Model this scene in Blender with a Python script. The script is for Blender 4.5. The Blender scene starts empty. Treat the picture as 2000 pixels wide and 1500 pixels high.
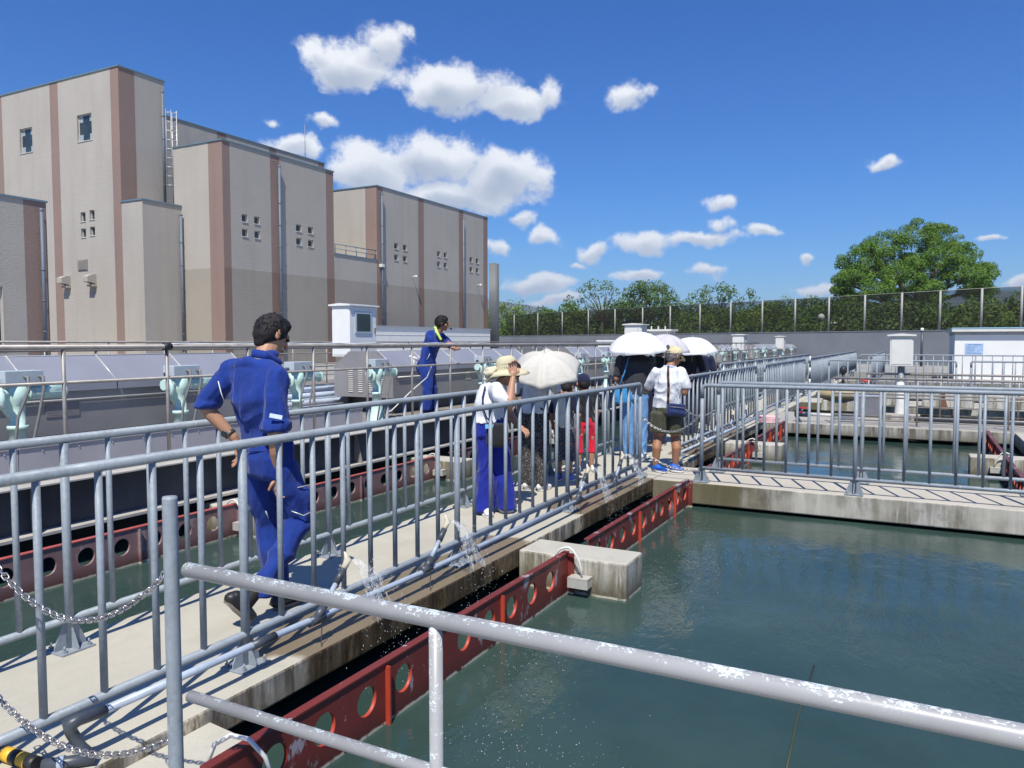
import bpy, bmesh, math, random
from mathutils import Vector, Matrix, Euler, noise
R = math.radians
random.seed(7)
S = bpy.context.scene
COL = S.collection
# ---------------------------------------------------------------- camera, sky, sun, exposure
YAW = math.atan2(790, math.hypot(1500, 82)); PIT = math.atan2(82, 1500)
cam = bpy.data.objects.new('camera', bpy.data.cameras.new('camera')); COL.objects.link(cam)
cam.location = (0, 0, 1.51)
cam.rotation_euler = (math.pi/2 - PIT, 0, YAW)
cam.data.sensor_width = 36; cam.data.lens = 36*1500/2000
cam.data.clip_start = .05; cam.data.clip_end = 20000
S.camera = cam
S.view_settings.view_transform = 'Standard'; S.view_settings.look = 'None'
S.view_settings.exposure = 0.25; S.view_settings.gamma = 1
SUN = Vector((.23, -.60, 1)).normalized()
sl = bpy.data.lights.new('sun', 'SUN'); sl.energy = 5.0; sl.angle = R(.53); sl.color = (1, .955, .86)
so = bpy.data.objects.new('sun', sl); COL.objects.link(so)
so.rotation_euler = SUN.to_track_quat('Z', 'Y').to_euler(); so.location = (5, -20, 40)

W = bpy.data.worlds.new('World'); S.world = W; W.use_nodes = True
nt = W.node_tree; nt.nodes.clear()
N = lambda t: nt.nodes.new(t)
def L(a, b): nt.links.new(a, b)
def wm(op, a, b=None, c=None):
    n = N('ShaderNodeMath'); n.operation = op
    for i, v in enumerate((a, b, c)):
        if v is None: continue
        if isinstance(v, (int, float)): n.inputs[i].default_value = v
        else: L(v, n.inputs[i])
    return n.outputs[0]
sky = N('ShaderNodeTexSky'); sky.sky_type = 'NISHITA'; sky.sun_disc = False
sky.sun_elevation = math.asin(SUN.z); sky.sun_rotation = math.atan2(SUN.x, SUN.y)
sky.altitude = 50; sky.air_density = 1.0; sky.dust_density = .25; sky.ozone_density = 4.5
geo = N('ShaderNodeTexCoord'); sep = N('ShaderNodeSeparateXYZ'); L(geo.outputs['Generated'], sep.inputs[0])
az = wm('MULTIPLY', wm('ARCTAN2', sep.outputs[0], sep.outputs[1]), 57.2958)
el = wm('MULTIPLY', wm('ARCSINE', sep.outputs[2]), 57.2958)
cmb = N('ShaderNodeCombineXYZ'); L(az, cmb.inputs[0]); L(el, cmb.inputs[1])
nz = N('ShaderNodeTexNoise'); nz.inputs['Scale'].default_value = .42; nz.inputs['Detail'].default_value = 9; nz.inputs['Roughness'].default_value = .68
L(cmb.outputs[0], nz.inputs['Vector'])
nz2 = N('ShaderNodeTexNoise'); nz2.inputs['Scale'].default_value = .33; nz2.inputs['Detail'].default_value = 6
off = N('ShaderNodeVectorMath'); off.operation = 'ADD'; off.inputs[1].default_value = (31, 4.5, 0); L(cmb.outputs[0], off.inputs[0]); L(off.outputs[0], nz2.inputs['Vector'])
warp = N('ShaderNodeVectorMath'); warp.operation = 'MULTIPLY_ADD'; L(nz2.outputs['Color'], warp.inputs[0])
warp.inputs[1].default_value = (3.4, 2.4, 0); L(cmb.outputs[0], warp.inputs[2])
# cumulus clouds: azimuth, elevation (degrees), half width, half height
CL = [(-41.94, 19.73, 1.12, 1.07), (-39.54, 18.95, 3.4, 1.67), (-36.81, 20.38, 2.18, 1.21), (-32.23, 17.89, 4.39, 1.73), (-27.74, 16.84, 3.45, 1.21), (-25.42, 17.4, 1.27, 1.41), (-38.17, 12.14, 3.35, 2.03), (-33.37, 13.09, 3.91, 1.68), (-28.49, 11.98, 3.76, 1.78), (-32.26, 10.52, 6.54, 1.15), (-25.4, 11.86, 1.13, 1.14), (-43.33, 13.49, 2.02, 0.88), (-44.69, 15.17, 0.82, 0.43), (-41.3, 15.17, 0.85, 0.5), (-19.25, 17.16, 1.54, 1.0), (-26.98, 9.13, 1.06, 0.55), (-25.47, 7.81, 0.98, 0.59), (-21.89, 6.67, 1.8, 0.74), (-17.99, 7.12, 2.28, 0.95), (-14.18, 7.24, 2.68, 0.61), (-12.66, 8.15, 0.85, 0.64), (-9.81, 7.72, 1.3, 0.39), (-12.44, 9.83, 1.05, 0.59), (-1.86, 11.68, 1.1, 0.48), (-23.2, 5.79, 0.9, 0.33), (-25.84, 4.39, 2.84, 0.75), (-29.07, 6.78, 1.06, 0.52), (-13.61, 5.17, 1.61, 0.51), (-18.15, 4.85, 1.77, 0.37), (-6.74, 5.64, 0.73, 0.38), (-6.37, 3.53, 1.65, 0.42), (-24.32, 3.22, 2.27, 0.38), (4.11, 6.49, 0.66, 0.25), (5.26, 3.9, 0.8, 0.38)]
m = None; lo = None
for (a, e, ra, re) in CL:
    d = N('ShaderNodeVectorMath'); d.operation = 'SUBTRACT'; L(warp.outputs[0], d.inputs[0]); d.inputs[1].default_value = (a+1.7, e+1.2, 0)
    s = N('ShaderNodeVectorMath'); s.operation = 'MULTIPLY'; L(d.outputs[0], s.inputs[0]); s.inputs[1].default_value = (1/ra, 1/re, 0)
    l = N('ShaderNodeVectorMath'); l.operation = 'LENGTH'; L(s.outputs[0], l.inputs[0])
    v = wm('MULTIPLY', wm('SUBTRACT', 1.0, l.outputs['Value']), min(1.0, .45+ra*.16))
    sp = N('ShaderNodeSeparateXYZ'); L(s.outputs[0], sp.inputs[0])
    lw = wm('MULTIPLY', wm('MAXIMUM', wm('ADD', v, .5), 0), wm('SUBTRACT', .45, sp.outputs[1]))
    if m is None: m, lo = v, lw
    else: m = wm('SMOOTH_MAX', m, v, .18); lo = wm('MAXIMUM', lo, lw)
dens = wm('ADD', m, wm('MULTIPLY', wm('SUBTRACT', nz.outputs['Fac'], .5), 1.55))
mr = N('ShaderNodeMapRange'); mr.interpolation_type = 'SMOOTHSTEP'; L(dens, mr.inputs[0])
mr.inputs[1].default_value = -.14; mr.inputs[2].default_value = .36
# thin veil clouds elsewhere low down
shade = N('ShaderNodeMapRange'); L(wm('ADD', wm('MULTIPLY', lo, .75), wm('MULTIPLY', nz2.outputs['Fac'], .5)), shade.inputs[0])
shade.inputs[1].default_value = .38; shade.inputs[2].default_value = .98
cc = N('ShaderNodeMix'); cc.data_type = 'RGBA'; L(shade.outputs[0], cc.inputs[0])
cc.inputs[6].default_value = (.86, .88, .90, 1); cc.inputs[7].default_value = (.42, .48, .57, 1)
skm = N('ShaderNodeVectorMath'); skm.operation = 'SCALE'; skm.inputs['Scale'].default_value = .078
hs = N('ShaderNodeHueSaturation'); hs.inputs['Saturation'].default_value = 1.35; hs.inputs['Hue'].default_value = .5; L(sky.outputs[0], hs.inputs['Color']); L(hs.outputs[0], skm.inputs[0])
mx = N('ShaderNodeMix'); mx.data_type = 'RGBA'; L(wm('MULTIPLY', mr.outputs[0], .93), mx.inputs[0]); tint = N('ShaderNodeVectorMath'); tint.operation = 'MULTIPLY'; tint.inputs[1].default_value = (.50, .98, 1.42); L(skm.outputs[0], tint.inputs[0]); L(tint.outputs[0], mx.inputs[6]); L(cc.outputs[2], mx.inputs[7])
bg = N('ShaderNodeBackground'); L(mx.outputs[2], bg.inputs[0]); bg.inputs[1].default_value = 1.0
wo = N('ShaderNodeOutputWorld'); L(bg.outputs[0], wo.inputs[0])

# ---------------------------------------------------------------- helpers
def tag(o, label=None, cat=None, group=None, kind=None):
    if label: o['label'] = label
    if cat: o['category'] = cat
    if group: o['group'] = group
    if kind: o['kind'] = kind
    return o
def empty(name, loc=(0, 0, 0), rz=0, label=None, cat=None, group=None, kind=None):
    o = bpy.data.objects.new(name, None); COL.objects.link(o); o.location = loc; o.rotation_euler = (0, 0, rz)
    o.empty_display_size = .2
    return tag(o, label, cat, group, kind)
def obj(name, me, mat, parent=None, loc=None, rot=None):
    o = bpy.data.objects.new(name, me); COL.objects.link(o)
    if mat is not None and not me.materials:
        for mm in (mat if isinstance(mat, (list, tuple)) else [mat]): me.materials.append(mm)
    if parent: o.parent = parent
    if loc is not None: o.location = loc
    if rot is not None: o.rotation_euler = rot
    return o
def copy_tree(o, parent=None):
    c = o.copy(); COL.objects.link(c); c.parent = parent
    for ch in list(o.children): copy_tree(ch, c)
    return c
class MB:
    def __init__(s): s.v = []; s.f = []; s.mi = []; s.sm = []
    def add(s, vs, fs, mi=0, smooth=False):
        b = len(s.v); s.v += [tuple(v) for v in vs]
        for f in fs: s.f.append(tuple(b+i for i in f)); s.mi.append(mi); s.sm.append(smooth)
    def box(s, x0, x1, y0, y1, z0, z1, mi=0, bev=0, M=None):
        if bev <= 0:
            vs = [(x, y, z) for z in (z0, z1) for y in (y0, y1) for x in (x0, x1)]
            fs = [(0, 2, 3, 1), (4, 5, 7, 6), (0, 1, 5, 4), (2, 6, 7, 3), (0, 4, 6, 2), (1, 3, 7, 5)]
        else:
            bm = bmesh.new(); bmesh.ops.create_cube(bm, size=1)
            for v in bm.verts: v.co = Vector(((x0+x1)/2+v.co.x*(x1-x0), (y0+y1)/2+v.co.y*(y1-y0), (z0+z1)/2+v.co.z*(z1-z0)))
            bmesh.ops.bevel(bm, geom=bm.edges[:], offset=bev, segments=2, profile=.5, affect='EDGES')
            bm.verts.index_update(); vs = [v.co.copy() for v in bm.verts]; fs = [[v.index for v in f.verts] for f in bm.faces]; bm.free()
        if M is not None: vs = [M @ Vector(v) for v in vs]
        s.add(vs, fs, mi)
    def tube(s, pts, r, n=12, mi=0, cap=True, smooth=True):
        pts = [Vector(p) for p in pts]; rs = r if isinstance(r, (list, tuple)) else [r]*len(pts)
        b = []; prev = None
        for i, p in enumerate(pts):
            if i == 0: t = pts[1]-p
            elif i == len(pts)-1: t = p-pts[i-1]
            else: t = (pts[i+1]-p).normalized()+(p-pts[i-1]).normalized()
            t.normalize()
            if prev is None:
                u = t.orthogonal().normalized()
            else:
                u = prev-t*prev.dot(t)
                u = u.normalized() if u.length > 1e-6 else t.orthogonal().normalized()
            prev = u; w = t.cross(u)
            k = 1
            if 0 < i < len(pts)-1:
                c = (pts[i+1]-p).normalized().dot((p-pts[i-1]).normalized()); k = 1/max(.6, math.sqrt(max(.01, (1+c)/2)))
            b.append([p+(u*math.cos(2*math.pi*j/n)+w*math.sin(2*math.pi*j/n))*rs[i]*k for j in range(n)])
        vs = [v for ring in b for v in ring]; fs = []
        for i in range(len(pts)-1):
            for j in range(n): fs.append((i*n+j, i*n+(j+1) % n, (i+1)*n+(j+1) % n, (i+1)*n+j))
        s.add(vs, fs, mi, smooth)
        if cap:
            base = len(s.v)-len(vs)
            s.f.append(tuple(base+j for j in reversed(range(n)))); s.mi.append(mi); s.sm.append(False)
            s.f.append(tuple(base+(len(pts)-1)*n+j for j in range(n))); s.mi.append(mi); s.sm.append(False)
    def lathe(s, prof, n=24, mi=0, c=(0, 0, 0), smooth=True):
        vs = [(c[0]+r*math.cos(2*math.pi*j/n), c[1]+r*math.sin(2*math.pi*j/n), c[2]+z) for r, z in prof for j in range(n)]
        fs = [(i*n+j, i*n+(j+1) % n, (i+1)*n+(j+1) % n, (i+1)*n+j) for i in range(len(prof)-1) for j in range(n)]
        s.add(vs, fs, mi, smooth)
    def prism(s, poly, axis, a, b, mi=0):
        # poly: 2D points; axis: extrude axis
        n = len(poly)
        def P(p, t):
            return {'x': (t, p[0], p[1]), 'y': (p[0], t, p[1]), 'z': (p[0], p[1], t)}[axis]
        vs = [P(p, a) for p in poly]+[P(p, b) for p in poly]
        fs = [tuple(range(n)), tuple(reversed(range(n, 2*n)))]+[(i, i+n, (i+1) % n+n, (i+1) % n) for i in range(n)]
        s.add(vs, fs, mi)
    def sphere(s, c, r, n=10, mi=0):
        rr = r if isinstance(r, (tuple, list)) else (r, r, r)
        vs = []; k = n//2
        for i in range(k+1):
            t = math.pi*i/k
            for j in range(n):
                p = 2*math.pi*j/n
                vs.append((c[0]+rr[0]*math.sin(t)*math.cos(p), c[1]+rr[1]*math.sin(t)*math.sin(p), c[2]+rr[2]*math.cos(t)))
        fs = [(i*n+j, (i+1)*n+j, (i+1)*n+(j+1) % n, i*n+(j+1) % n) for i in range(k) for j in range(n)]
        s.add(vs, fs, mi, True)
    def mesh(s, name, fix=True):
        me = bpy.data.meshes.new(name); me.from_pydata(s.v, [], s.f)
        me.polygons.foreach_set('material_index', s.mi); me.polygons.foreach_set('use_smooth', s.sm)
        if fix:
            bm = bmesh.new(); bm.from_mesh(me)
            bmesh.ops.remove_doubles(bm, verts=bm.verts[:], dist=1e-5)
            bmesh.ops.recalc_face_normals(bm, faces=bm.faces[:]); bm.to_mesh(me); bm.free()
        me.update(); return me
    def build(s, name, mat, parent=None, loc=None, rot=None, fix=True):
        return obj(name, s.mesh(name, fix), mat, parent, loc, rot)

# ---------------------------------------------------------------- materials
class NM:
    def __init__(s, name, rough=.6, metal=0, spec=.5, col=(.5, .5, .5)):
        s.m = bpy.data.materials.new(name); s.m.use_nodes = True; s.t = s.m.node_tree
        s.b = s.t.nodes['Principled BSDF']; s.b.inputs['Roughness'].default_value = rough
        s.b.inputs['Metallic'].default_value = metal; s.b.inputs['Base Color'].default_value = (*col, 1)
        s.b.inputs['Specular IOR Level'].default_value = spec; s._p = None
    def n(s, t, **k):
        x = s.t.nodes.new(t)
        for a, v in k.items(): setattr(x, a, v)
        return x
    def l(s, a, b): s.t.links.new(a, b)
    @property
    def pos(s):
        if s._p is None: s._p = s.n('ShaderNodeNewGeometry').outputs['Position']
        return s._p
    def objc(s): return s.n('ShaderNodeTexCoord').outputs['Object']
    def noise(s, scale, detail=4, rough=.55, vec=None, stretch=None, out='Fac'):
        v = vec if vec is not None else s.pos
        if stretch:
            m = s.n('ShaderNodeVectorMath', operation='MULTIPLY'); s.l(v, m.inputs[0]); m.inputs[1].default_value = stretch; v = m.outputs[0]
        x = s.n('ShaderNodeTexNoise'); x.inputs['Scale'].default_value = scale; x.inputs['Detail'].default_value = detail; x.inputs['Roughness'].default_value = rough
        s.l(v, x.inputs['Vector']); return x.outputs[out]
    def ramp(s, f, a, b, lo=0, hi=1):
        x = s.n('ShaderNodeMapRange'); s.l(f, x.inputs[0])
        for i, v in enumerate((a, b, lo, hi)): x.inputs[i+1].default_value = v
        return x.outputs[0]
    def math(s, op, a, b=None):
        x = s.n('ShaderNodeMath', operation=op)
        for i, v in enumerate((a, b)):
            if v is None: continue
            if isinstance(v, (int, float)): x.inputs[i].default_value = v
            else: s.l(v, x.inputs[i])
        return x.outputs[0]
    def mix(s, f, a, b, mode='MIX'):
        x = s.n('ShaderNodeMix', data_type='RGBA', blend_type=mode)
        for i, v in ((0, f), (6, a), (7, b)):
            if isinstance(v, (int, float)): x.inputs[i].default_value = v
            elif isinstance(v, tuple): x.inputs[i].default_value = (*v, 1)
            else: s.l(v, x.inputs[i])
        return x.outputs[2]
    def sep(s, v=None):
        x = s.n('ShaderNodeSeparateXYZ'); s.l(v if v is not None else s.pos, x.inputs[0]); return x.outputs
    def col(s, c): s.l(c, s.b.inputs['Base Color']); return s
    def rough(s, c): s.l(c, s.b.inputs['Roughness']); return s
    def bump(s, h, strength=.3, dist=.01):
        x = s.n('ShaderNodeBump'); x.inputs['Strength'].default_value = strength; x.inputs['Distance'].default_value = dist
        s.l(h, x.inputs['Height']); s.l(x.outputs[0], s.b.inputs['Normal']); return s
MATS = {}
def simple(name, col, rough=.6, metal=0, var=.12, scale=8, bump=.15, bscale=None, spec=.5, dist=.004):
    if name in MATS: return MATS[name]
    k = NM(name, rough, metal, spec)
    f = k.noise(scale, 5, .6)
    d = tuple(c*(1-var) for c in col); u = tuple(min(1, c*(1+var)) for c in col)
    k.col(k.mix(k.ramp(f, .3, .7), d, u))
    if bump: k.bump(k.noise(bscale or scale*4, 4), bump, dist)
    MATS[name] = k.m; return k.m
# galvanised steel rail
def galv():
    k = NM('galvanised_steel', .55, .08, .4)
    v = k.n('ShaderNodeTexVoronoi'); v.inputs['Scale'].default_value = 70; k.l(k.pos, v.inputs['Vector'])
    a = k.mix(k.ramp(k.noise(6, 5, .6), .3, .7), (.19, .22, .25), (.275, .31, .345))
    a = k.mix(k.math('MULTIPLY', k.sep(v.outputs['Color'])[0], .25), a, (.38, .44, .48))
    st = k.noise(22, 5, .7, stretch=(1, 1, .25))
    a = k.mix(k.ramp(st, .60, .74, 0, .55), a, (.5, .52, .52))
    k.col(a); k.rough(k.ramp(k.noise(14, 4), .3, .7, .48, .66)); k.bump(k.noise(60, 3), .12, .002)
    return k.m
GALV = galv()
def worn():
    k = NM('weathered_grey_paint', .42, 0, .5)
    base = k.mix(k.ramp(k.noise(5, 5), .3, .7), (.31, .31, .31), (.385, .385, .38))
    z = k.sep(k.n('ShaderNodeNewGeometry').outputs['Normal'])[2]
    chips = k.noise(170, 5, .75, stretch=(.6, 1, 1)); big = k.noise(20, 7, .7)
    f = k.math('ADD', chips, k.math('MULTIPLY', k.math('SUBTRACT', big, .5), 1.0))
    f2 = k.math('ADD', f, k.ramp(z, .05, .95, -.20, .025))
    mask = k.ramp(f2, .545, .565)
    tone = k.mix(k.ramp(k.noise(160, 3, .8), .42, .58), (.46, .60, .64), (.80, .82, .80))
    k.col(k.mix(mask, base, tone)); k.rough(k.ramp(mask, 0, 1, .38, .8)); k.bump(mask, .35, .002)
    return k.m
WORN = worn()
TROUGH = simple('pale_grey_painted_sheet', (.46, .445, .46), .6, .1, .1, 2, .08)
STEEL = simple('stainless_pipe', (.30, .28, .26), .5, .25, .2, 9, .1)
def panel_steel():
    k = NM('stainless_sheet', .5, .35, .5)
    a = k.mix(k.ramp(k.noise(1.6, 5), .3, .7), (.27, .255, .25), (.35, .335, .325))
    a = k.mix(k.ramp(k.noise(3, 6, .7, stretch=(3, 3, .35)), .56, .75, 0, .35), a, (.26, .25, .24))
    k.col(a); k.rough(k.ramp(k.noise(2.5, 4), .3, .7, .38, .6)); k.bump(k.noise(1.3, 2), .12, .05)
    return k.m
SHEET = panel_steel()
LIDM = simple('blue_grey_lid_sheet', (.36, .365, .40), .42, .3, .08, 1.4, .08, 1.2, dist=.03)
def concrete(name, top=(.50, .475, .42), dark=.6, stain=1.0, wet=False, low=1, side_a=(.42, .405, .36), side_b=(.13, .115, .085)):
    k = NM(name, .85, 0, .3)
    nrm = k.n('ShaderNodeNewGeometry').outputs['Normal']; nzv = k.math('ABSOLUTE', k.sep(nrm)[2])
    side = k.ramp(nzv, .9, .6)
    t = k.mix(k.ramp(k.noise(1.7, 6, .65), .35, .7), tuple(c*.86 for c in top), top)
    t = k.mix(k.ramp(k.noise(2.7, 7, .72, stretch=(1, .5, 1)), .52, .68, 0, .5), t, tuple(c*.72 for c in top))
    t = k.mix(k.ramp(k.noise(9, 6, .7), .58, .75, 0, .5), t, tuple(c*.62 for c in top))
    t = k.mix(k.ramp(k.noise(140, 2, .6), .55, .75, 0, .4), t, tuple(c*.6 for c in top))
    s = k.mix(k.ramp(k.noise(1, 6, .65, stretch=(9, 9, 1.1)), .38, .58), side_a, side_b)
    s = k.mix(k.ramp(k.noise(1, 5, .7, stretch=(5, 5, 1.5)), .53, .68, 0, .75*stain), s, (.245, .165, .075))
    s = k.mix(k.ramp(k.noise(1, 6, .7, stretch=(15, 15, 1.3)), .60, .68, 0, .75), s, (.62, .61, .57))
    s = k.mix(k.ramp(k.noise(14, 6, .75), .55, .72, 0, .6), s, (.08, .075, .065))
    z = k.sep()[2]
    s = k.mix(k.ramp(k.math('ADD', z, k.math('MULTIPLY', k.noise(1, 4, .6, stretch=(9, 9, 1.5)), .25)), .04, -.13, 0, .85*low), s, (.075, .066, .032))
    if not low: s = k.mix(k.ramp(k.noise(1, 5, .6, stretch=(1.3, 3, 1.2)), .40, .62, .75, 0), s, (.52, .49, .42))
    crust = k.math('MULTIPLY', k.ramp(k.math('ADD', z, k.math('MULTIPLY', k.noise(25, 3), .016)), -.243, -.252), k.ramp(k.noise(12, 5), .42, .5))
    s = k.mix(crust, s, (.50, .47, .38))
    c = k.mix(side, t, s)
    if wet:
        s2 = k.mix(k.ramp(k.noise(1, 6, .75, stretch=(7, 7, 2.2)), .53, .62), s, (.62, .53, .38)); c0 = c
        x, y, zz = k.sep()[0:3]
        w = k.math('ADD', k.math('MULTIPLY', k.math('SUBTRACT', k.noise(2.2, 4), .5), .55), 0)
        tot = None
        for cy, hw in ((3.35, .72), (4.4, .75), (7.0, .8), (7.7, .5), (11, .9), (13, .8)):
            d = k.ramp(k.math('ADD', k.math('ABSOLUTE', k.math('SUBTRACT', y, cy)), w), hw, hw-.06)
            tot = d if tot is None else k.math('MAXIMUM', tot, d)
        xe = k.ramp(k.math('ADD', x, k.math('MULTIPLY', w, .35)), -2.98, -2.93)
        tot = k.math('MULTIPLY', tot, xe)
        c = k.mix(k.math('MULTIPLY', tot, .88), k.mix(side, c, s2), k.mix(side, (.36, .28, .19), (.20, .135, .07)), 'MULTIPLY')
        rg = k.ramp(tot, 0, 1, .85, .45); k.rough(rg)
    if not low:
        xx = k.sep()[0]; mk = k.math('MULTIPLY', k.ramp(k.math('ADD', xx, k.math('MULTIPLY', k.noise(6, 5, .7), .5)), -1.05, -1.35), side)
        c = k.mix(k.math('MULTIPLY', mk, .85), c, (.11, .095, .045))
    k.col(c)
    h = k.math('ADD', k.noise(160, 3), k.math('MULTIPLY', k.noise(14, 5), 1.5))
    k.bump(h, .35, .004)
    return k.m
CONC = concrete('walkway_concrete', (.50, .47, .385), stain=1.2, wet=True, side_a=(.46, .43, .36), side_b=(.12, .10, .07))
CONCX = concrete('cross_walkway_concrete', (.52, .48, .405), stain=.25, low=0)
CONC2 = concrete('block_concrete', (.50, .475, .40), stain=.35, side_a=(.56, .54, .48), side_b=(.20, .175, .12))
CONC3 = concrete('old_concrete', (.40, .375, .33), stain=.3)
def redpaint(name, base, fade, amount):
    k = NM(name, .5, 0, .5)
    c = k.mix(k.ramp(k.noise(3, 5), .3, .7), tuple(v*.8 for v in base), base)
    n1 = k.noise(3.4, 8, .7, stretch=(1, 1, .6))
    c = k.mix(k.math('MULTIPLY', k.ramp(n1, .575, .595), amount), c, fade)
    z = k.sep()[2]
    c = k.mix(k.ramp(z, -.16, -.26, 0, .8), c, (.07, .02, .015))
    crust = k.math('MULTIPLY', k.ramp(k.math('ADD', z, k.math('MULTIPLY', k.noise(25, 3), .018)), -.243, -.252), k.ramp(k.noise(12, 5), .38, .46))
    c = k.mix(crust, c, (.50, .46, .36))
    k.col(c); k.rough(k.ramp(k.noise(9, 4), .3, .7, .35, .65)); k.bump(k.noise(70, 4), .2, .003)
    return k.m
RED = redpaint('red_lead_paint', (.175, .028, .022), (.36, .33, .35), .85)
RED2 = redpaint('faded_red_paint', (.17, .045, .045), (.22, .165, .17), .95)
RED3 = redpaint('chalky_pink_grey_paint', (.25, .145, .145), (.31, .25, .25), .9)
REDL = simple('faded_red_flange_paint', (.42, .10, .09), .5)
ORANGE = simple('sunlit_red_edge', (.40, .05, .025), .5, 0, .15, 20)  # brighter red painted on hole rims and stiffeners, imitating sun-caught edges
DARKST = simple('dark_and_shade_steel', (.055, .06, .07), .6, .1, .5, 1.6, .1)  # dark paint; on the girder web and under the covers it stands for shade
LEDGE = simple('pale_steel_ledge', (.48, .45, .40), .6, .1, .18, 6, .1)
DARKIN = simple('shade_dark_concrete', (.06, .055, .05), .8, 0, .4, 3)  # channel wall coloured near black for the shade below the raised floor
WHITE = simple('white_cabinet_paint', (.78, .78, .75), .4, 0, .05, 2.5, .05)
OFFW = simple('off_white_cabinet_paint', (.66, .655, .61), .45, 0, .06, 2.5, .05)
MINT = simple('mint_green_paint', (.53, .72, .65), .35, 0, .10, 12, .1)
BOXB = simple('pale_blue_grey_box_paint', (.43, .49, .53), .4, 0, .08, 10, .05)
CABLE = simple('grey_flexible_conduit', (.17, .17, .165), .6, 0, .15, 30)
BLACK = simple('black_rubber', (.02, .02, .022), .5, 0, .3, 20)
PVC = simple('light_blue_grey_pvc', (.36, .42, .50), .35, 0, .14, 12, .08)
DPVC = simple('dark_grey_pvc', (.055, .065, .08), .4, 0, .25, 14, .08)
GLASS = simple('dark_window_glass', (.035, .05, .055), .08, 0, .4, 1.2, 0)
CHROME = simple('galvanised_chain_steel', (.50, .48, .47), .3, .85, .2, 40, .1)
NOZ = simple('ivory_nozzle_plastic', (.62, .56, .43), .5, 0, .15, 40, .1)
SKIN = simple('skin', (.44, .235, .145), .5, 0, .08, 20, .1, 60, .4)
SKIND = simple('tanned_skin', (.34, .165, .095), .5, 0, .08, 20, .1, 60, .4)
HAIR = simple('black_hair', (.010, .008, .008), .75, 0, .3, 60, .4, 90, dist=.006)
GHAIR = simple('grey_hair', (.15, .14, .135), .6, 0, .55, 60, .5, 90, dist=.006)
def cloth(name, col, rough=.85, wr=1.0):
    if name in MATS: return MATS[name]
    k = NM(name, rough, 0, .25); k.b.inputs['Sheen Weight'].default_value = .15
    oc = k.objc()
    k.col(k.mix(k.ramp(k.noise(9, 4, vec=oc), .3, .7), tuple(c*.8 for c in col), tuple(min(1, c*1.12) for c in col)))
    h = k.math('ADD', k.noise(11*wr, 5, .6, vec=oc, stretch=(1.5, 1.5, .7)), k.math('MULTIPLY', k.noise(400, 2, vec=oc), .06))
    k.bump(h, .75, .02)
    MATS[name] = k.m; return k.m
BLUE = cloth('royal_blue_work_cotton', (.010, .038, .235))
# ================================================================ large structure
def water_mat():
    k = NM('green_basin_water', .04, 0, .5, (.020, .050, .050)); k.b.inputs['IOR'].default_value = 1.33
    a = k.mix(k.ramp(k.noise(.8, 5, .6), .35, .7), (.026, .052, .044), (.042, .076, .064))
    x, y, z = k.sep()[0:3]
    k.col(a)
    w1 = k.noise(3.2, 5, .6, stretch=(1, .55, 1)); w2 = k.noise(15, 4, .62, stretch=(1, .6, 1))
    h = k.math('ADD', k.math('ADD', w1, k.math('MULTIPLY', k.noise(.8, 3, .5), 2.2)), k.math('MULTIPLY', w2, k.ramp(k.noise(.5, 3), .35, .7, .12, .42)))
    k.bump(h, .45, .024)
    return k.m
m = MB(); nx, ny = 1, 1
m.add([(-6.35, -3, -.27), (9, -3, -.27), (9, 44, -.27), (-6.35, 44, -.27)], [(0, 1, 2, 3)])
tag(m.build('water', water_mat()), kind='structure')
m = MB()
X0, X1, Y0, Y1, B = -6.3, 8.95, -2.9, 43.9, 4100
m.add([(-B, -B, -.03), (B, -B, -.03), (B, B, -.03), (-B, B, -.03), (X0, Y0, -.03), (X1, Y0, -.03), (X1, Y1, -.03), (X0, Y1, -.03),
       (X0, Y0, -1.2), (X1, Y0, -1.2), (X1, Y1, -1.2), (X0, Y1, -1.2)],
      [(0, 1, 5, 4), (1, 2, 6, 5), (2, 3, 7, 6), (3, 0, 4, 7), (4, 5, 9, 8), (5, 6, 10, 9), (6, 7, 11, 10), (7, 4, 8, 11), (8, 9, 10, 11)])
tag(m.build('ground', simple('pale_yard_ground', (.30, .29, .26), .9, 0, .2, .3, .1)), kind='structure')
def struct(name, m, mat): return tag(m.build(name, mat), kind='structure')
m = MB()
m.box(-3.80, -2.55, -3, 34, -.145, 0, bev=.012); struct('walkway', m, CONC)
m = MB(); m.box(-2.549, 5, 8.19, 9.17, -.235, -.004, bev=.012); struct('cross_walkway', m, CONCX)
m = MB(); m.box(-2.549, 5, 15.15, 17.6, -.20, -.004, bev=.012); struct('cross_walkway', m, CONC3)
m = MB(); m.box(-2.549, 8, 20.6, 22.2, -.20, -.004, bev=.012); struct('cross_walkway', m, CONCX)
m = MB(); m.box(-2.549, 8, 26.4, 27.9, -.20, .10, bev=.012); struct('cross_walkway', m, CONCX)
m = MB(); m.box(-2.549, 8, 33.0, 36.5, -.20, .0, bev=.012); struct('cross_walkway', m, CONC3)
m = MB(); m.box(1.49, 2.7, 9.171, 15.149, -.215, -.002, bev=.012); struct('walkway', m, CONC2)
m = MB(); m.box(-2.549, 4, -3, 1.60, -.32, -.062, bev=.012)
m.prism([(-2.549, 1.601), (-2.549, 2.16), (-2.36, 2.14), (-2.20, 2.06), (-2.165, 1.95), (-2.13, 1.94), (-1.98, 1.86), (-1.86, 1.74), (-1.72, 1.70), (-1.72, 1.601)], 'z', -.7, -.062); struct('platform', m, CONC2)
m = MB(); m.box(-16, -6.28, -3, 62, -.8, .36); struct('raised_floor', m, simple('brown_grey_wet_floor', (.23, .20, .17), .7, 0, .3, 1.5, .3))

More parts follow.
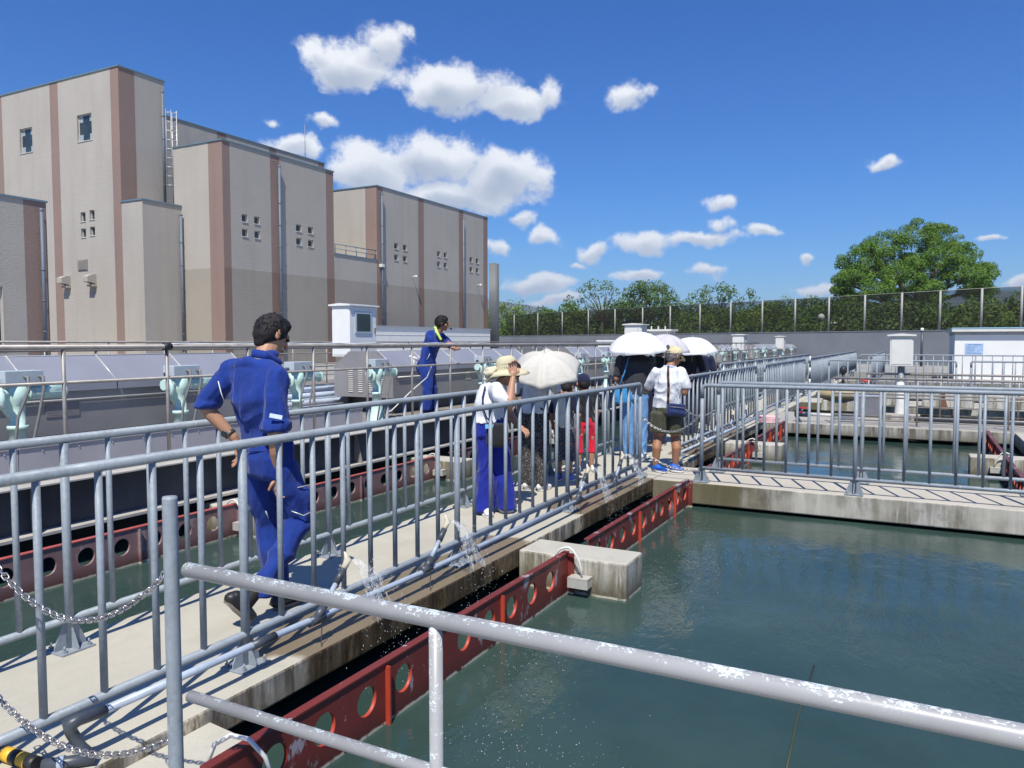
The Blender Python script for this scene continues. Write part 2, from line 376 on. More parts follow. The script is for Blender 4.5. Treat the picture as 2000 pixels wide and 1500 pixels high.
# ------------------------------------------------ blocks with cable conduit and bracket
def block(x0, x1, y0, y1, z1, cx, label, mirror=1, small=False, group='concrete blocks between the red beams'):
    r = empty('concrete_block', ((x0+x1)/2, y0, 0), 0, label, 'concrete block', group)
    m = MB(); m.box(x0-r.location.x, x1-r.location.x, 0, y1-y0, -.8, z1, bev=.016); m.build('block_body', CONC2, r)
    c = cx-r.location.x; m = MB(); pts = []
    for i in range(11):
        t = i/10; a = math.pi*t
        pts.append((c-.06*mirror+.19*mirror*(1-math.cos(a))/2, -.085+.02*t, .0+.075*math.sin(a)-.13*max(0, t-.55)*2))
    m.tube(pts, .0085, 8); m.build('conduit', OFFW, r)
    m = MB(); bx = c+.11*mirror
    m.box(bx-.075, bx+.075, -.10, -.003, -.135, -.128); m.box(bx-.075, bx+.075, -.10, -.094, -.20, -.136); m.box(bx+.069*mirror-.003, bx+.069*mirror+.003, -.093, -.003, -.20, -.136)
    m.build('bracket', simple('pale_steel_bracket', (.55, .53, .48), .5, .3, .1, 30), r)
    return r
block(-2.549, -1.72, 4.95, 5.31, -.012, -2.15, "pale streaked concrete block jutting into the near basin beside the bright red beam")
block(-2.549, -1.72, 11.8, 12.15, -.012, -2.15, 'concrete block seen through the cross walkway railing, beside the rusty far red beam')
block(-5.95, -5.12, 5.03, 5.40, -.02, -5.5, 'concrete block across the left channel behind the legs of the nearest worker in blue')
block(-5.95, -5.12, 8.30, 8.66, -.02, -5.5, 'concrete block across the left channel behind the woman in the straw hat')
block(-5.95, -5.12, 11.8, 12.15, -.02, -5.5, 'concrete block across the left channel behind the child in red shorts')
block(.67, 1.489, 11.83, 12.17, -.012, 1.08, 'concrete block at the right edge between the two red beam ends', -1)

# ------------------------------------------------ red perforated beams
def beam(x, y0, y1, hole0, label, mat, mats2, flip=1, n4=4, pitch=.28):
    r = empty('perforated_beam', (x, y0, -.27), 0, label, 'steel beam', 'red perforated beams along the basins')
    L_ = y1-y0; zb, zt = -.35+.27, .02+.27; hz = -.105+.27; rad = .068; m = MB(); th = .004
    ys = []; y = hole0-y0
    while y+rad+.05 < L_: ys.append(y); y += pitch
    cells = []; cur = 0.0
    for yy in ys: cells.append((cur, yy-.1, None)); cells.append((yy-.1, yy+.1, yy)); cur = yy+.1
    cells.append((cur, L_, None)); n = 24
    for a, b, hc in cells:
        if hc is None:
            if b-a > 1e-4: m.box(-th, th, a, b, zb, zt)
            continue
        for sx in (-th, th):
            inner = []; outer = []
            for j in range(n):
                t = 2*math.pi*j/n; cy, cz = math.cos(t), math.sin(t)
                inner.append((sx, hc+rad*cy, hz+rad*cz))
                sy = (b-hc)/abs(cy) if abs(cy) > 1e-6 else 1e9; sz = ((zt-hz) if cz > 0 else (hz-zb))/abs(cz) if abs(cz) > 1e-6 else 1e9
                k = min(sy, sz); outer.append((sx, hc+k*cy, hz+k*cz))
            m.add(inner+outer, [(j, (j+1) % n, n+(j+1) % n, n+j) for j in range(n)])
            for (py, pz) in ((a, zb), (a, zt), (b, zb), (b, zt)):
                ang = math.atan2(pz-hz, py-hc) % (2*math.pi); j = int(ang/(2*math.pi)*n) % n
                m.add([outer[j], outer[(j+1) % n], (sx, py, pz)], [(0, 1, 2)])
        m.add([(s, hc+rad*math.cos(2*math.pi*j/n), hz+rad*math.sin(2*math.pi*j/n)) for s in (-th-.011, th) for j in range(n)],
              [(j, (j+1) % n, n+(j+1) % n, n+j) for j in range(n)], 1, True)
    m.build('beam_web', [mat, mats2], r)
    m = MB(); m.box(-.032, .012, 0, L_, zt+.0005, zt+.011, bev=.002); m.build('beam_flange', REDL if mat is RED3 else mat, r)
    k = n4-1
    while k < len(ys)-1:
        ym = (ys[k]+ys[k+1])/2-.12; m = MB()
        ym = (ys[k]+ys[k+1])/2
        sx = flip
        m.box(min(.0045*sx, .03*sx), max(.0045*sx, .03*sx), ym-.005, ym+.005, zb, zt-.012)
        m.build('stiffener', mats2, r); k += 4
    m = MB(); m.box(.0045, .05, L_-.014, L_-.004, zb, zt-.002); m.build('end_plate', mat, r)
    return r
B1 = beam(-2.15, 1.80, 4.945, 2.12, "bright red beam with round holes reaching the bottom edge of the photo", RED, ORANGE, 1, 3)
m = MB(); m.tube([(-.10, .08, .23), (-.07, .10, .32), (-.01, .12, .36), (.05, .15, .345), (.085, .19, .27), (.10, .22, .16)], .0085, 8); m.build('conduit', OFFW, B1)
beam(-2.15, 5.315, 8.185, 5.52, 'second red beam of the near basin, wet with spray, ending under the cross walkway', RED, ORANGE)
beam(-2.15, 9.175, 11.79, 9.4, 'rusty red beam just behind the cross walkway railing, left side of the far basin', RED2, ORANGE)
beam(-2.15, 12.16, 15.14, 12.4, 'rust-stained red beam under the pink hose coil', RED2, ORANGE)
beam(1.08, 8.9, 11.82, 9.3, 'red beam at the right edge of the photo, in front of the right concrete block', RED2, ORANGE, -1)
beam(1.08, 12.18, 15.14, 12.4, 'red beam beyond the right concrete block, running up to the far cross walkway', RED2, ORANGE, -1)
beam(-5.5, .6, 5.02, 3.855-8*.295, 'faded pink-red beam with dark round holes at the left edge under the dark girder', RED3, RED3, 1, 5, .295)
beam(-5.5, 5.41, 8.29, 5.75, 'faded red beam behind the railing to the right of the nearest worker', RED3, RED3, 1, 4, .295)
beam(-5.5, 8.67, 11.79, 8.95, 'faded red beam behind the woman in the straw hat', RED2, RED2, 1, 4, .295)

# ------------------------------------------------ dark girder under the raised floor, low steel trough
r = empty('steel_girder', (-6, -2, .04), 0, 'long dark girder with pale flanges carrying the raised floor on the left', 'girder')
m = MB(); m.box(-.03, .0, 0, 40, .012, .37); m.build('girder_web', DARKST, r)  # web colour holds the shade cast by the top flange
m = MB(); m.box(-.28, .14, 0, 40, .371, .383); m.box(-.28, -.02, 0, 40, .384, .40); m.build('top_flange', LEDGE, r)
m = MB(); m.box(-.06, .14, 0, 40, -.012, .011); m.build('bottom_flange', LEDGE, r)
for y in (1.6, 5.45, 9.3, 13.1, 17):
    m = MB(); m.prism([(0.001, .013), (.12, .013), (.03, .365), (.001, .365)], 'y', y, y+.012); m.build('stiffener', STEEL, r)
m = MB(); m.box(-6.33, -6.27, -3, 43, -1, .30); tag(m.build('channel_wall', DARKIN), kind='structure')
m = MB()
for y in (.7, 3.0, 5.3, 7.6):
    m.box(-6.80, -6.745, y-1.5, y+.792, .361, .595)
    m.box(-6.80, -6.735, y-1.5, y+.792, .5955, .606)
    for i in range(7): m.sphere((-6.742, y-1.3+i*.33, .56), .007, 6)
tag(m.build('low_trough', TROUGH), 'low grey steel trough wall with a bolted rim behind the stainless fence', 'trough')

# ------------------------------------------------ galvanised railings
def base_plate(ax):
    m = MB()
    m.box(-.085, .085, -.075, .075, .0, .010, bev=.002)
    for sx in (-1, 1):
        m.prism([(sx*.018, .0105), (sx*.078, .0105), (sx*.078, .03), (sx*.024, .16), (sx*.018, .16)], 'y', -.004, .004)
    for sx in (-1, 1):
        for sy in (-1, 1):
            m.tube([(sx*.062, sy*.055, .010), (sx*.062, sy*.055, .022)], .011, 6, smooth=False); m.tube([(sx*.062, sy*.055, .02), (sx*.062, sy*.055, .042)], .005, 6)
    for sy in (-1, 1):
        vs = m.mesh
        m.prism([(sy*.018, .0105), (sy*.070, .0105), (sy*.070, .02), (sy*.022, .11), (sy*.018, .11)], 'x', -.003, .003)
    if ax == 'y':
        m.v = [(-y, x, z) for x, y, z in m.v]
    return m.mesh('base_plate')
PLATE = {'x': base_plate('x'), 'y': base_plate('y')}
BAL = {}
def bal_mesh(h):
    if h not in BAL:
        m = MB(); m.tube([(0, 0, .01), (0, 0, h-.01)], .0145, 10); BAL[h] = m.mesh('baluster')
    return BAL[h]
def railing(label, ax, fix, s0, s1, posts, pitch, z0=0, top=1.04, bot=.15, ends=(True, True), start_off=0, group='grey railings of the walkways', loc_bal=None):
    P = (lambda t: (t, 0, 0)) if ax == 'x' else (lambda t: (0, t, 0))
    r = empty('railing', (s0, fix, z0) if ax == 'x' else (fix, s0, z0), 0, label, 'railing', group)
    L_ = s1-s0; v = lambda t, z: (t, 0, z) if ax == 'x' else (0, t, z)
    pts = []
    if ends[0]: pts += [v(0, top-.14), v(0, top-.045), v(.012, top-.015), v(.045, top)]
    else: pts += [v(0, top)]
    if ends[1]: pts += [v(L_-.045, top), v(L_-.012, top-.015), v(L_, top-.045), v(L_, top-.14)]
    else: pts += [v(L_, top)]
    m = MB(); m.tube(pts, .0215, 14); m.build('top_rail', GALV, r)
    m = MB(); m.tube([v(0, bot), v(L_, bot)], .019, 12); m.build('bottom_rail', GALV, r)
    pm = MB(); pm.tube([(0, 0, .005), (0, 0, top-.02)], .0205, 14); pm = pm.mesh('post')
    for p in posts:
        p -= s0
        tt = v(p, 0); po = obj('post', pm, GALV, r, tt)
        obj('base_plate', PLATE[ax], GALV, po)
    bm_ = bal_mesh(top-bot); t = start_off; cnt = 0
    while t < L_-.04 and cnt < 99:
        if t > .04 and all(abs(t-(p-s0)) > .07 for p in posts):
            obj('baluster', bm_, GALV, r, v(t, bot)); cnt += 1
        t += pitch
    return r
PR = [2.53-1.87, 2.53, 4.40, 6.27]
railing("long grey walkway railing crossing in front of the nearest worker", 'y', -2.735, .35, 8.30, PR+[8.30], .2335, ends=(False, True), start_off=.31-.0)
railing('grey railing on the far side of the walkway, behind the nearest worker', 'y', -3.655, .2, 15.6, [.39, 2.27, 4.16, 6.0, 7.87, 9.75, 11.6, 13.5, 15.6], .2345, ends=(False, True), start_off=.19)
railing('grey railing on the near side of the cross walkway, its shadow striping the deck', 'x', 8.27, -2.03, 3.5, [-2.03, -.51, 1.01, 2.53], .2171, top=1.045)
railing('grey railing on the far side of the cross walkway, just behind the nearer one', 'x', 9.0, -2.02, 3.5, [-2.02, -.49, 1.03, 2.55], .2171, top=1.04)
railing('grey railing of the walkway beside the elderly man in shorts', 'y', -2.735, 9.95, 15.35, [9.95, 11.75, 13.55, 15.35], .225)
railing('grey railing beyond the first chain gap of the walkway, behind the pink hose coil', 'y', -2.735, 16.3, 22.7, [16.3, 18.43, 20.56, 22.7], .2286)
railing('far grey railing beyond the black and white marker post', 'y', -2.735, 23.6, 43.5, [23.6, 27, 30, 33, 36, 39, 43.5], .232)
railing('long far grey railing on the left side of the walkway, past the person in black', 'y', -3.655, 16.4, 32, [16.4, 18.3, 20.2, 22.1, 24, 26, 28, 30, 32], .232)
railing("far grey railing ending left of the small chain by the white hut", 'x', 21.0, -1.95, .85, [-1.95, -.5, .85], .22, top=1.05)
railing('grey railing with balusters against the white hut wall', 'x', 21.0, 1.15, 5, [1.15, 2.6, 4], .22, top=1.05)
railing('low distant grey railing beneath the mesh fence, right of the standing cabinet', 'x', 27.2, -1.6, 3.2, [-1.6, 0, 1.6, 3.2], .26, z0=.1, top=1.0)
railing('short distant grey railing running away beyond the far walkway', 'y', -1.3, 28.2, 40, [28.2, 31, 34, 37, 40], .25, top=1.08)

# foreground painted railing and end post
FY, FZ = 1.49, -.08
r = empty('foreground_railing', (-1.86, FY, FZ), 0, 'nearest railing with flaking grey paint sloping across the bottom right of the photo', 'railing')
m = MB(); m.tube([(0.022, 0, .937), (3.6, 0, .937)], .0213, 24); m.build('top_rail', WORN, r)
m = MB(); m.tube([(0.022, 0, .565), (3.6, 0, .565)], .0165, 20); m.build('lower_rail', WORN, r)
for x in (.873, 2.9):
    m = MB(); m.tube([(x, 0, 0), (x, 0, .925)], .0165, 18); m.build('post', WORN, r)
r = empty('chain_post', (-1.905, FY, FZ), 0, 'thick grey round post in the foreground holding the ends of two chains', 'post')
m = MB(); m.tube([(0, 0, 0), (0, 0, 1.136)], .0213, 28, cap=False); m.lathe([(.0213, 1.136), (.0195, 1.143), (0, 1.144)], 28); m.build('post_tube', GALV, r)
for z in (.905, .345):
    m = MB(); m.tube([(-.021+.012*math.sin(a)*0-.012*(1-math.cos(a)), 0, z+.012*math.sin(a)) for a in [2*math.pi*i/12 for i in range(13)]], .0028, 6); m.build('eye_ring', GALV, r)
def link_mesh(s=1.0):
    m = MB(); pts = []
    for i in range(17):
        a = 2*math.pi*i/16
        pts.append((.0095*s*math.cos(a), 0, (.0075*math.sin(a)+(.0075 if math.sin(a) > 0 else -.0075))*s))
    m.tube(pts, .0028*s, 6, cap=False); return m
def chain(a, b, sag, label, scale=1.0, group='chains closing the gaps'):
    a = Vector(a); b = Vector(b); n = max(6, int(((b-a).length+sag*.9)/(.0225*scale))); lm = link_mesh(scale); m = MB(); P = []
    for i in range(n+1):
        t = i/n; p = a.lerp(b, t); p.z -= 4*sag*t*(1-t); P.append(p)
    for i in range(n):
        d = (P[i+1]-P[i]).normalized(); side = Vector((0, 1, 0)) if abs(d.y) < .9 else Vector((1, 0, 0))
        u = d.cross(side).normalized(); w = d.cross(u)
        ang = R(35+90*(i % 2)+random.uniform(-14, 14)); u2 = u*math.cos(ang)+w*math.sin(ang); w2 = d.cross(u2)
        M = Matrix((u2, w2, d)).transposed().to_4x4(); M.translation = (P[i]+P[i+1])/2-a
        m.add([M @ Vector(v) for v in lm.v], lm.f, 0, True)
    o = m.build('chain', CHROME, None, a, fix=False)
    return tag(o, label, 'chain', group)
chain((-1.94, FY, .825), (-2.80, FY-.02, .77), .175, 'upper foreground chain hanging from the thick grey post', .95)
chain((-1.94, FY, .33), (-2.81, FY-.01, .275), .115, 'lower foreground chain hanging near the walkway floor', .95)
chain((-2.71, 8.32, .66), (-2.05, 8.26, .72), .17, 'upper chain across the gap behind the elderly man in shorts', 1.1)
chain((-2.71, 8.32, .28), (-2.05, 8.26, .12), .07, 'lower chain across the gap in front of the shins of the elderly man', 1.1)
chain((-2.72, 9.93, .70), (-2.03, 9.02, .75), .13, 'chain between the cross walkway railing and the second walkway railing', 1.1)
chain((-2.735, 15.36, .62), (-2.735, 16.28, .62), .25, 'chain hanging in the walkway railing gap beyond the cross walkway', 1.6)
chain((-2.735, 22.72, .62), (-2.735, 23.58, .62), .2, 'pale chain beyond the black and white marker post', 1.8)
chain((.86, 21, .72), (1.14, 21, .72), .25, 'small chain in the railing gap in front of the white hut', 1.6)
r = empty('marker_post', (-2.62, 22.9, 0), 0, 'slim black and white striped marker post at the walkway railing gap', 'marker post')
m = MB()
for i in range(7): m.tube([(0, 0, .16*i), (0, 0, .16*(i+1)-.002)], .022, 10, i % 2)
m.build('striped_tube', [WHITE, BLACK], r)

# ------------------------------------------------ stainless fence along the raised floor
def steel_fence(label, x, y0, y1, z0, H, mids, step, first, group='stainless tube fences', thick=.0225, axis='y'):
    v = (lambda t, z: (0, t, z)) if axis == 'y' else (lambda t, z: (t, 0, z))
    r = empty('steel_fence', (x, y0, z0) if axis == 'y' else (y0, x, z0), 0, label, 'fence', group); L_ = y1-y0
    m = MB(); m.tube([v(0, H), v(L_, H)], thick, 12); m.build('top_rail', STEEL, r)
    for z in mids: m = MB(); m.tube([v(0, z), v(L_, z)], .0145, 10); m.build('middle_rail', STEEL, r)
    pm = MB(); pm.tube([v(0, 0), v(0, H-.01)], .0165, 12); pm.box(-.05, .05, -.05, .05, 0, .008); pm = pm.mesh('post'); t = first
    while t < y1:
        obj('post', pm, STEEL, r, v(t-y0, 0)); t += step
    return r
SF = steel_fence('stainless fence the leaning worker rests on, along the edge of the raised floor', -6.3, -.1, 36, .425, 1.042, (.745, .275), 1.003, -.08)
steel_fence('stainless fence behind the grey steel covers on the left', -9.4, -2, 40, .36, 1.05, (.72, .4), 1.35, -1.8)
steel_fence('distant stainless fence in front of the building base, behind the pipe stack', -14.5, 2, 36, .36, 1.15, (.85, .55, .25), 1.3, 2.2)
steel_fence('stainless bar fence along the far slab, left of the cabinet post', 15.45, -1.36, 5, 0, .84, (.56, .50, .16, .08), 1.38, -1.34, axis='x')
steel_fence('second stainless bar fence a step behind the first on the far slab', 17.4, -.9, 5, 0, .86, (.58, .2), 1.3, -.85, axis='x')
# ------------------------------------------------ steel covers, drives, cabinet, pipes on the raised floor
def cover(y0, y1, label, louvre=True):
    r = empty('steel_cover', (-7.9, y0, .62), 0, label, 'steel cover', 'grey steel covers on the raised floor'); L_ = y1-y0
    prof = [(-.6, 0), (.6, 0), (.6, .50), (.28, .745), (-.28, .745), (-.6, .50)]
    m = MB(); m.prism([(-.597, 0), (.597, 0), (.597, .5), (-.597, .5)], 'y', .0, L_)
    m.prism([(-.6, .5005), (.6, .5005), (.285, .738), (-.285, .738)], 'y', .004, L_-.004); m.build('cover_body', SHEET, r)
    n = max(2, round(L_/.95)); mm = MB(); mm.add([(0, 0, 0), (0, L_/n-.012, 0), (-.325, L_/n-.012, .247), (-.325, 0, .247), (.012, 0, -.004), (.012, L_/n-.012, -.004), (.012, 0, -.09), (.012, L_/n-.012, -.09)], [(0, 1, 2, 3), (0, 1, 5, 4), (4, 5, 7, 6)])
    lm = mm.mesh('lid_panel')
    for i in range(n): obj('lid_panel', lm, LIDM, r, (.612, .006+i*L_/n, .503))
    m = MB()
    for i in range(n+1): m.tube([(.61, i*L_/n, .507), (.285, i*L_/n, .757)], .006, 6)
    m.tube([(.285, 0, .752), (.285, L_, .752)], .008, 6); m.tube([(.617, .1, .33), (.617, L_-.1, .33)], .01, 8); m.build('lid_seams', simple('bright_seam_steel', (.7, .68, .62), .4, .3), r)
    if louvre:
        for cx in (-.25, -.05, .15, .35):
            m = MB()
            for j in range(11):
                z = .08+j*.034; m.prism([(-.012, z), (-.001, z-.004), (-.001, z+.014)], 'x', cx-.045, cx+.045)
            m.build('louvre', LEDGE, r)
    m = MB(); m.box(-.5, -.4, .1, .2, -.26, -.002); m.box(.4, .5, .1, .2, -.26, -.002); m.box(-.5, -.4, L_-.2, L_-.1, -.26, -.002); m.box(.4, .5, L_-.2, L_-.1, -.26, -.002); m.box(-.45, .45, .25, L_-.25, -.26, -.003); m.build('feet_and_shade_fill', DARKST, r)  # four feet, plus a dark box standing for the shaded gap beneath
    return r
c1 = cover(.6, 6.9, 'nearest grey steel cover at the left edge, carrying a small data plate')
m = MB(); m.box(.5985, .604, 4.12-.35, 4.12-.02, .17, .34)
for j in range(6): m.box(.6042, .6052, 4.12-.33, 4.12-.20-.02*(j % 3), .19+j*.024, .196+j*.024)
for j in range(6): m.box(.6042, .6052, 4.12-.17, 4.12-.05-.01*(j % 2), .19+j*.024, .194+j*.024)
m.build('data_plate', simple('grey_data_plate', (.27, .25, .25), .5, .3), c1)
for y, h in ((5.6, .2), (6.1, .2)):
    m = MB(); m.box(.5985, .606, y, y+.16, .05, .05+h); m.build('vent', BLACK, c1)
c2 = cover(9.85, 14.6, 'grey steel cover with rows of louvres behind the leaning worker')
m = MB(); m.box(.5985, .603, 2.2, 2.4, .2, .36); m.build('data_plate', simple('yellowish_plate', (.42, .42, .30), .5, .1), c2)
cover(17.3, 22.4, 'grey steel cover with blue lids behind the beige parasol')
cover(25.2, 30.5, 'grey steel cover behind the white parasols')
cover(33.5, 39, 'far grey steel cover behind the person in black')
cover(42, 56, 'farthest grey steel cover before the grey boundary wall')

def drive(y, label, flip=1, z0=.36):
    r = empty('drive_unit', (-6.98, y, z0), 0, label, 'drive unit', 'mint green drive units'); s = flip
    m = MB(); m.lathe([(.13, 0), (.13, .02), (.105, .03), (.085, .20), (.062, .38), (.085, .382), (.085, .42), (.062, .422), (.062, .60), (.085, .64), (.085, .76), (0, .77)], 18); m.build('column', MINT, r)
    m = MB(); m.tube([(.0, .02*s, .70), (0, .40*s, .70)], .060, 16); m.tube([(0, .40*s, .70), (0, .415*s, .70)], .074, 16); m.tube([(0, .08*s, .70), (0, .10*s, .70)], .074, 16)
    for k in range(10):
        a = 2*math.pi*k/10; m.box(-.003+.059*math.cos(a), .003+.059*math.cos(a), min(.1*s, .39*s), max(.1*s, .39*s), .70+.059*math.sin(a)-.004, .70+.059*math.sin(a)+.006)
    m.prism([(-.02*s, .42), (-.16*s, .62), (-.16*s, .70), (.0, .70)], 'x', -.03, .03)
    m.build('motor', MINT, r)
    m = MB(); m.tube([(0, -.02*s, .7), (0, -.20*s, .7)], .042, 14); m.tube([(0, -.13*s, .7), (0, -.16*s, .7)], .062, 14)
    m.tube([(.045, -.17*s, .72), (.085, -.17*s, .70), (.085, -.16*s, .62), (.03, -.15*s, .58)], .022, 8); m.tube([(.02, -.20*s, .7), (.02, -.22*s, .7)], .058, 8)
    m.tube([(0, -.17*s, .7), (0, -.17*s, .80)], .016, 8)
    m.build('gearbox', MINT, r)
    m = MB(); m.tube([(0, -.17*s, .80), (0, -.17*s, .83)], .024, 10); m.build('knob', DARKST, r)
    m = MB(); m.box(-.085, .085, min(-.14*s, .19*s), max(-.14*s, .19*s), .79, .90, bev=.006); m.build('terminal_box', BOXB, r)
    for k, dy in enumerate((.02, .15)):
        m = MB(); y0 = dy*s
        m.tube([(.085, y0, .85), (.125, y0+.01, .84), (.15, y0, .74), (.15, y0-.05*(1 if k else 2), .50), (.13, y0-.12+.02*k, .25), (.10, y0-.15, .02)], .0125, 8); m.build('conduit', CABLE, r)
    return r
DU = [(3.93, 'leftmost mint green drive unit, at the left edge of the photo'), (5.62, 'mint green drive unit to the left of the nearest worker'), (7.38, 'mint green drive unit just right of the shoulder of the nearest worker'),
      (9.02, 'mint green drive unit between the white cabinet post and the leaning worker'), (12.1, 'mint green drive unit left of the woman in the straw hat'), (14.0, 'mint green drive unit hidden partly by the beige parasol'),
      (16.7, 'mint green drive unit right of the beige parasol'), (18.4, 'mint green drive unit left of the large white parasol')]
for y, lb in DU: drive(y, lb)
k = 0
for i, y in enumerate((22.5, 25, 27.5, 30, 32, 34.2, 36.5, 39, 41.5, 44.5, 47.5, 51)):
    nm = ['first', 'second', 'third', 'fourth', 'fifth', 'sixth', 'seventh', 'eighth', 'ninth', 'tenth', 'eleventh', 'farthest'][i]
    drive(y, nm+' of the small distant mint green drive units beyond the white parasols', 1 if i % 2 else -1)

def cabinet(loc, w, d, z0, z1, pr, label, mat, ped=None, window=False, group='cabinets standing on posts', over=.05):
    r = empty('post_cabinet', loc, 0, label, 'cabinet', group)
    m = MB(); m.box(-w/2, w/2, -d/2, d/2, z0, z1, bev=.012); m.build('cabinet_body', mat, r)
    m = MB(); m.prism([(-w/2-over, z1+.001), (w/2+over, z1+.001), (w/2+over, z1+.03), (0, z1+.055), (-w/2-over, z1+.03)], 'y', -d/2-over, d/2+over); m.build('roof', mat, r)
    m = MB(); m.box(-w/2+.03, w/2-.03, -d/2-.008, -d/2-.001, z0+.04, z1-.04, bev=.003); m.build('door', mat, r)
    m = MB(); m.tube([(0, 0, 0), (0, 0, z0-.002)], pr, 20); m.build('post', ped or mat, r)
    if window:
        m = MB(); a, b, c, e = -d*.32, d*.30, z0+.46*(z1-z0), z0+.90*(z1-z0)
        m.box(w/2+.001, w/2+.02, a, b, c, e, bev=.006); wf = m.build('window', BOXB, r)
        m = MB(); m.box(w/2+.0205, w/2+.024, a+.05, b-.05, c+.05, e-.05); 
        m.build('pane', GLASS, wf)
        m = MB(); m.box(w/2+.001, w/2+.03, d*.40, d*.46, z0+.5*(z1-z0), z0+.58*(z1-z0)); m.build('handle', STEEL, r)
        m = MB(); m.tube([(w*.25, -d*.3, z0), (w*.25, -d*.3, z0-.04)], .015, 8); m.tube([(w*.3, d*.3, z0), (w*.3, d*.3, z0-.04)], .015, 8); m.build('cable_gland', DARKST, r)
    return r
cb = cabinet((-10.33, 12.62, .36), .46, .86, .85, 1.88, .145, "large white post cabinet with a dark window, right of the nearest worker's head", WHITE, OFFW, True)
m = MB(); m.box(-.33, .33, -.33, .33, 0, .1); m.build('pedestal', CONC3, cb)
cabinet((-.26, 17.3, -.004), .42, .3, 1.03, 1.63, .065, 'off-white cabinet on a post in front of the grey wall on the right', OFFW, simple('dull_grey_post', (.2, .21, .22), .5), None)
m = MB(); m.lathe([(.10, 0), (.085, .30), (.082, .62), (.06, .72), (0, .73)], 18, 0, (-.26, 16.95, -.003)); tag(m.build('round_cap_post', OFFW), 'rounded off-white concrete post in front of the cabinet post', 'post')
cabinet((-7.0, 20.8, .36), .5, .5, .9, 1.62, .12, 'pale cabinet whose top shows above the large white parasol', OFFW)
cabinet((-7.0, 35.2, .36), .5, .7, .75, 1.45, .12, 'pale cabinet on a post right of the rightmost parasol', OFFW)
cabinet((-6.9, 46.2, .36), .45, .7, .75, 1.45, .12, 'farthest pale cabinet on a post, in front of the grey boundary wall', OFFW)

# stacked tubes behind the drives
PIPEM = simple('blue_grey_pipe', (.42, .48, .56), .4, 0, .2, 5, .05)
for i in range(22):
    x = -8.6-.33*(i % 7)-random.uniform(0, .2); z = .42+.11*(i//7); y = random.uniform(7.4, 8.2); a = random.uniform(-.06, .06)
    m = MB(); L_ = random.uniform(5.0, 6.2); m.tube([(0, 0, 0), (L_*math.sin(a), L_*math.cos(a), 0)], random.choice((.03, .04, .05)), 10)
    o = m.build('stacked_pipe', PIPEM, None, (x, y, z)); tag(o, 'blue-grey pipe lying in the stack behind the fence, right of the nearest worker', 'pipe', 'pipes stacked on the raised floor')
for i, (x, y, s) in enumerate(((-7.4, 7.7, .12), (-7.8, 8.3, .09), (-7.3, 8.5, .1))):
    m = MB(); m.lathe([(s, 0), (s*1.25, .02), (s*1.25, .05), (s*.7, .06), (s*.7, .1), (0, .1)], 14)
    o = m.build('pipe_flange', LEDGE, None, (x, y, .36)); tag(o, ['flat pipe flange lying on the brown floor nearest the worker', 'small pipe flange lying farthest back on the brown floor', 'pipe flange lying on the brown floor near the cabinet post'][i], 'pipe flange', 'fittings lying on the raised floor')
m = MB(); m.tube([(-6.95, 9.0, .42), (-6.85, 9.2, .50), (-6.7, 9.5, .78), (-6.5, 9.62, .98), (-6.34, 9.0+.5, 1.16)], .0075, 8)
tag(m.build('hose', WHITE), 'thin white hose looping from the drive unit to the fence', 'hose')
m = MB(); pts = []
for i in range(60):
    y = 4.95+i*.105; pts.append((-6.3+.026*math.sin(i*1.7)*.4, y, 1.492+.003*math.sin(i*.9)-(.05*math.exp(-((y-8.85)/.25)**2))))
m.tube(pts, .007, 6)
o = m.build('white_cord', WHITE, SF); o.location = -SF.location
m = MB(); m.tube([(-6.3, 4.9, 1.467), (-6.3, 4.98, 1.467)], .034, 10); m.tube([(-6.3, 4.92, 1.44), (-6.29, 4.93, 1.38)], .01, 6); tag(m.build('cord_knot', BLACK), 'dark knot of cord tied around the stainless top rail at the left', 'cord knot')

# ------------------------------------------------ spray pipe along the walkway
r = empty('supply_pipe', (-2.62, 1.7, .11), 0, 'light grey supply pipe running along the walkway edge beside the near railing', 'pipe')
m = MB(); m.tube([(0, 0, .042), (0, .8, .03), (0, 2.2, 0), (0, 6.5, 0)], .0165, 14); m.build('pipe_run', PVC, r)
m = MB(); m.tube([(0, .05, .04), (0, -.05, .05), (-.012, -.078, .042), (-.014, -.07, .01), (.005, -.05, -.05), (.045, -.035, -.082)], .021, 14); m.tube([(.055, -.03, -.086), (.0, -.09, -.086), (-.06, -.15, -.086)], .0215, 12); m.build('elbow', DPVC, r)
m = MB(); m.tube([(-.01, -.1, -.086), (-.025, -.115, -.086)], .026, 14); m.build('union_joint', PVC, r)
for y in (.83, 2.68, 4.55): m = MB(); m.tube([(0, y-.07, .028 if y < 1 else 0), (0, y+.07, .028 if y < 1 else 0)], .021, 12); m.build('pipe_clamp', DPVC, r)
r2 = empty('supply_pipe', (-2.62, 9.6, .11), 0, 'grey supply pipe beside the railing beyond the cross walkway', 'pipe')
m = MB(); m.tube([(0, 0, 0), (0, 5.6, 0)], .0165, 12); m.build('pipe_run', PVC, r2)
m = MB(); m.tube([(0.1, 0, .05), (.1, 5.5, .03)], .0165, 12); m.build('pipe_run', PVC, r2)
m = MB(); m.tube([(-2.66, 1.35, -.03), (-3.05, 1.28, .0)], .026, 14, 0)
pts0, pts1 = Vector((-3.03, 1.52, .03)), Vector((-2.70, 1.545, .027))
m = MB()
for i in range(8):
    a = pts0.lerp(pts1, i/8); b = pts0.lerp(pts1, (i+1)/8-.002); m.tube([a, b], .026, 14, i % 2)
tag(m.build('striped_pipe', [simple('warning_yellow', (.75, .42, .03), .5), BLACK]), 'black and yellow striped pipe end at the bottom left corner', 'pipe')
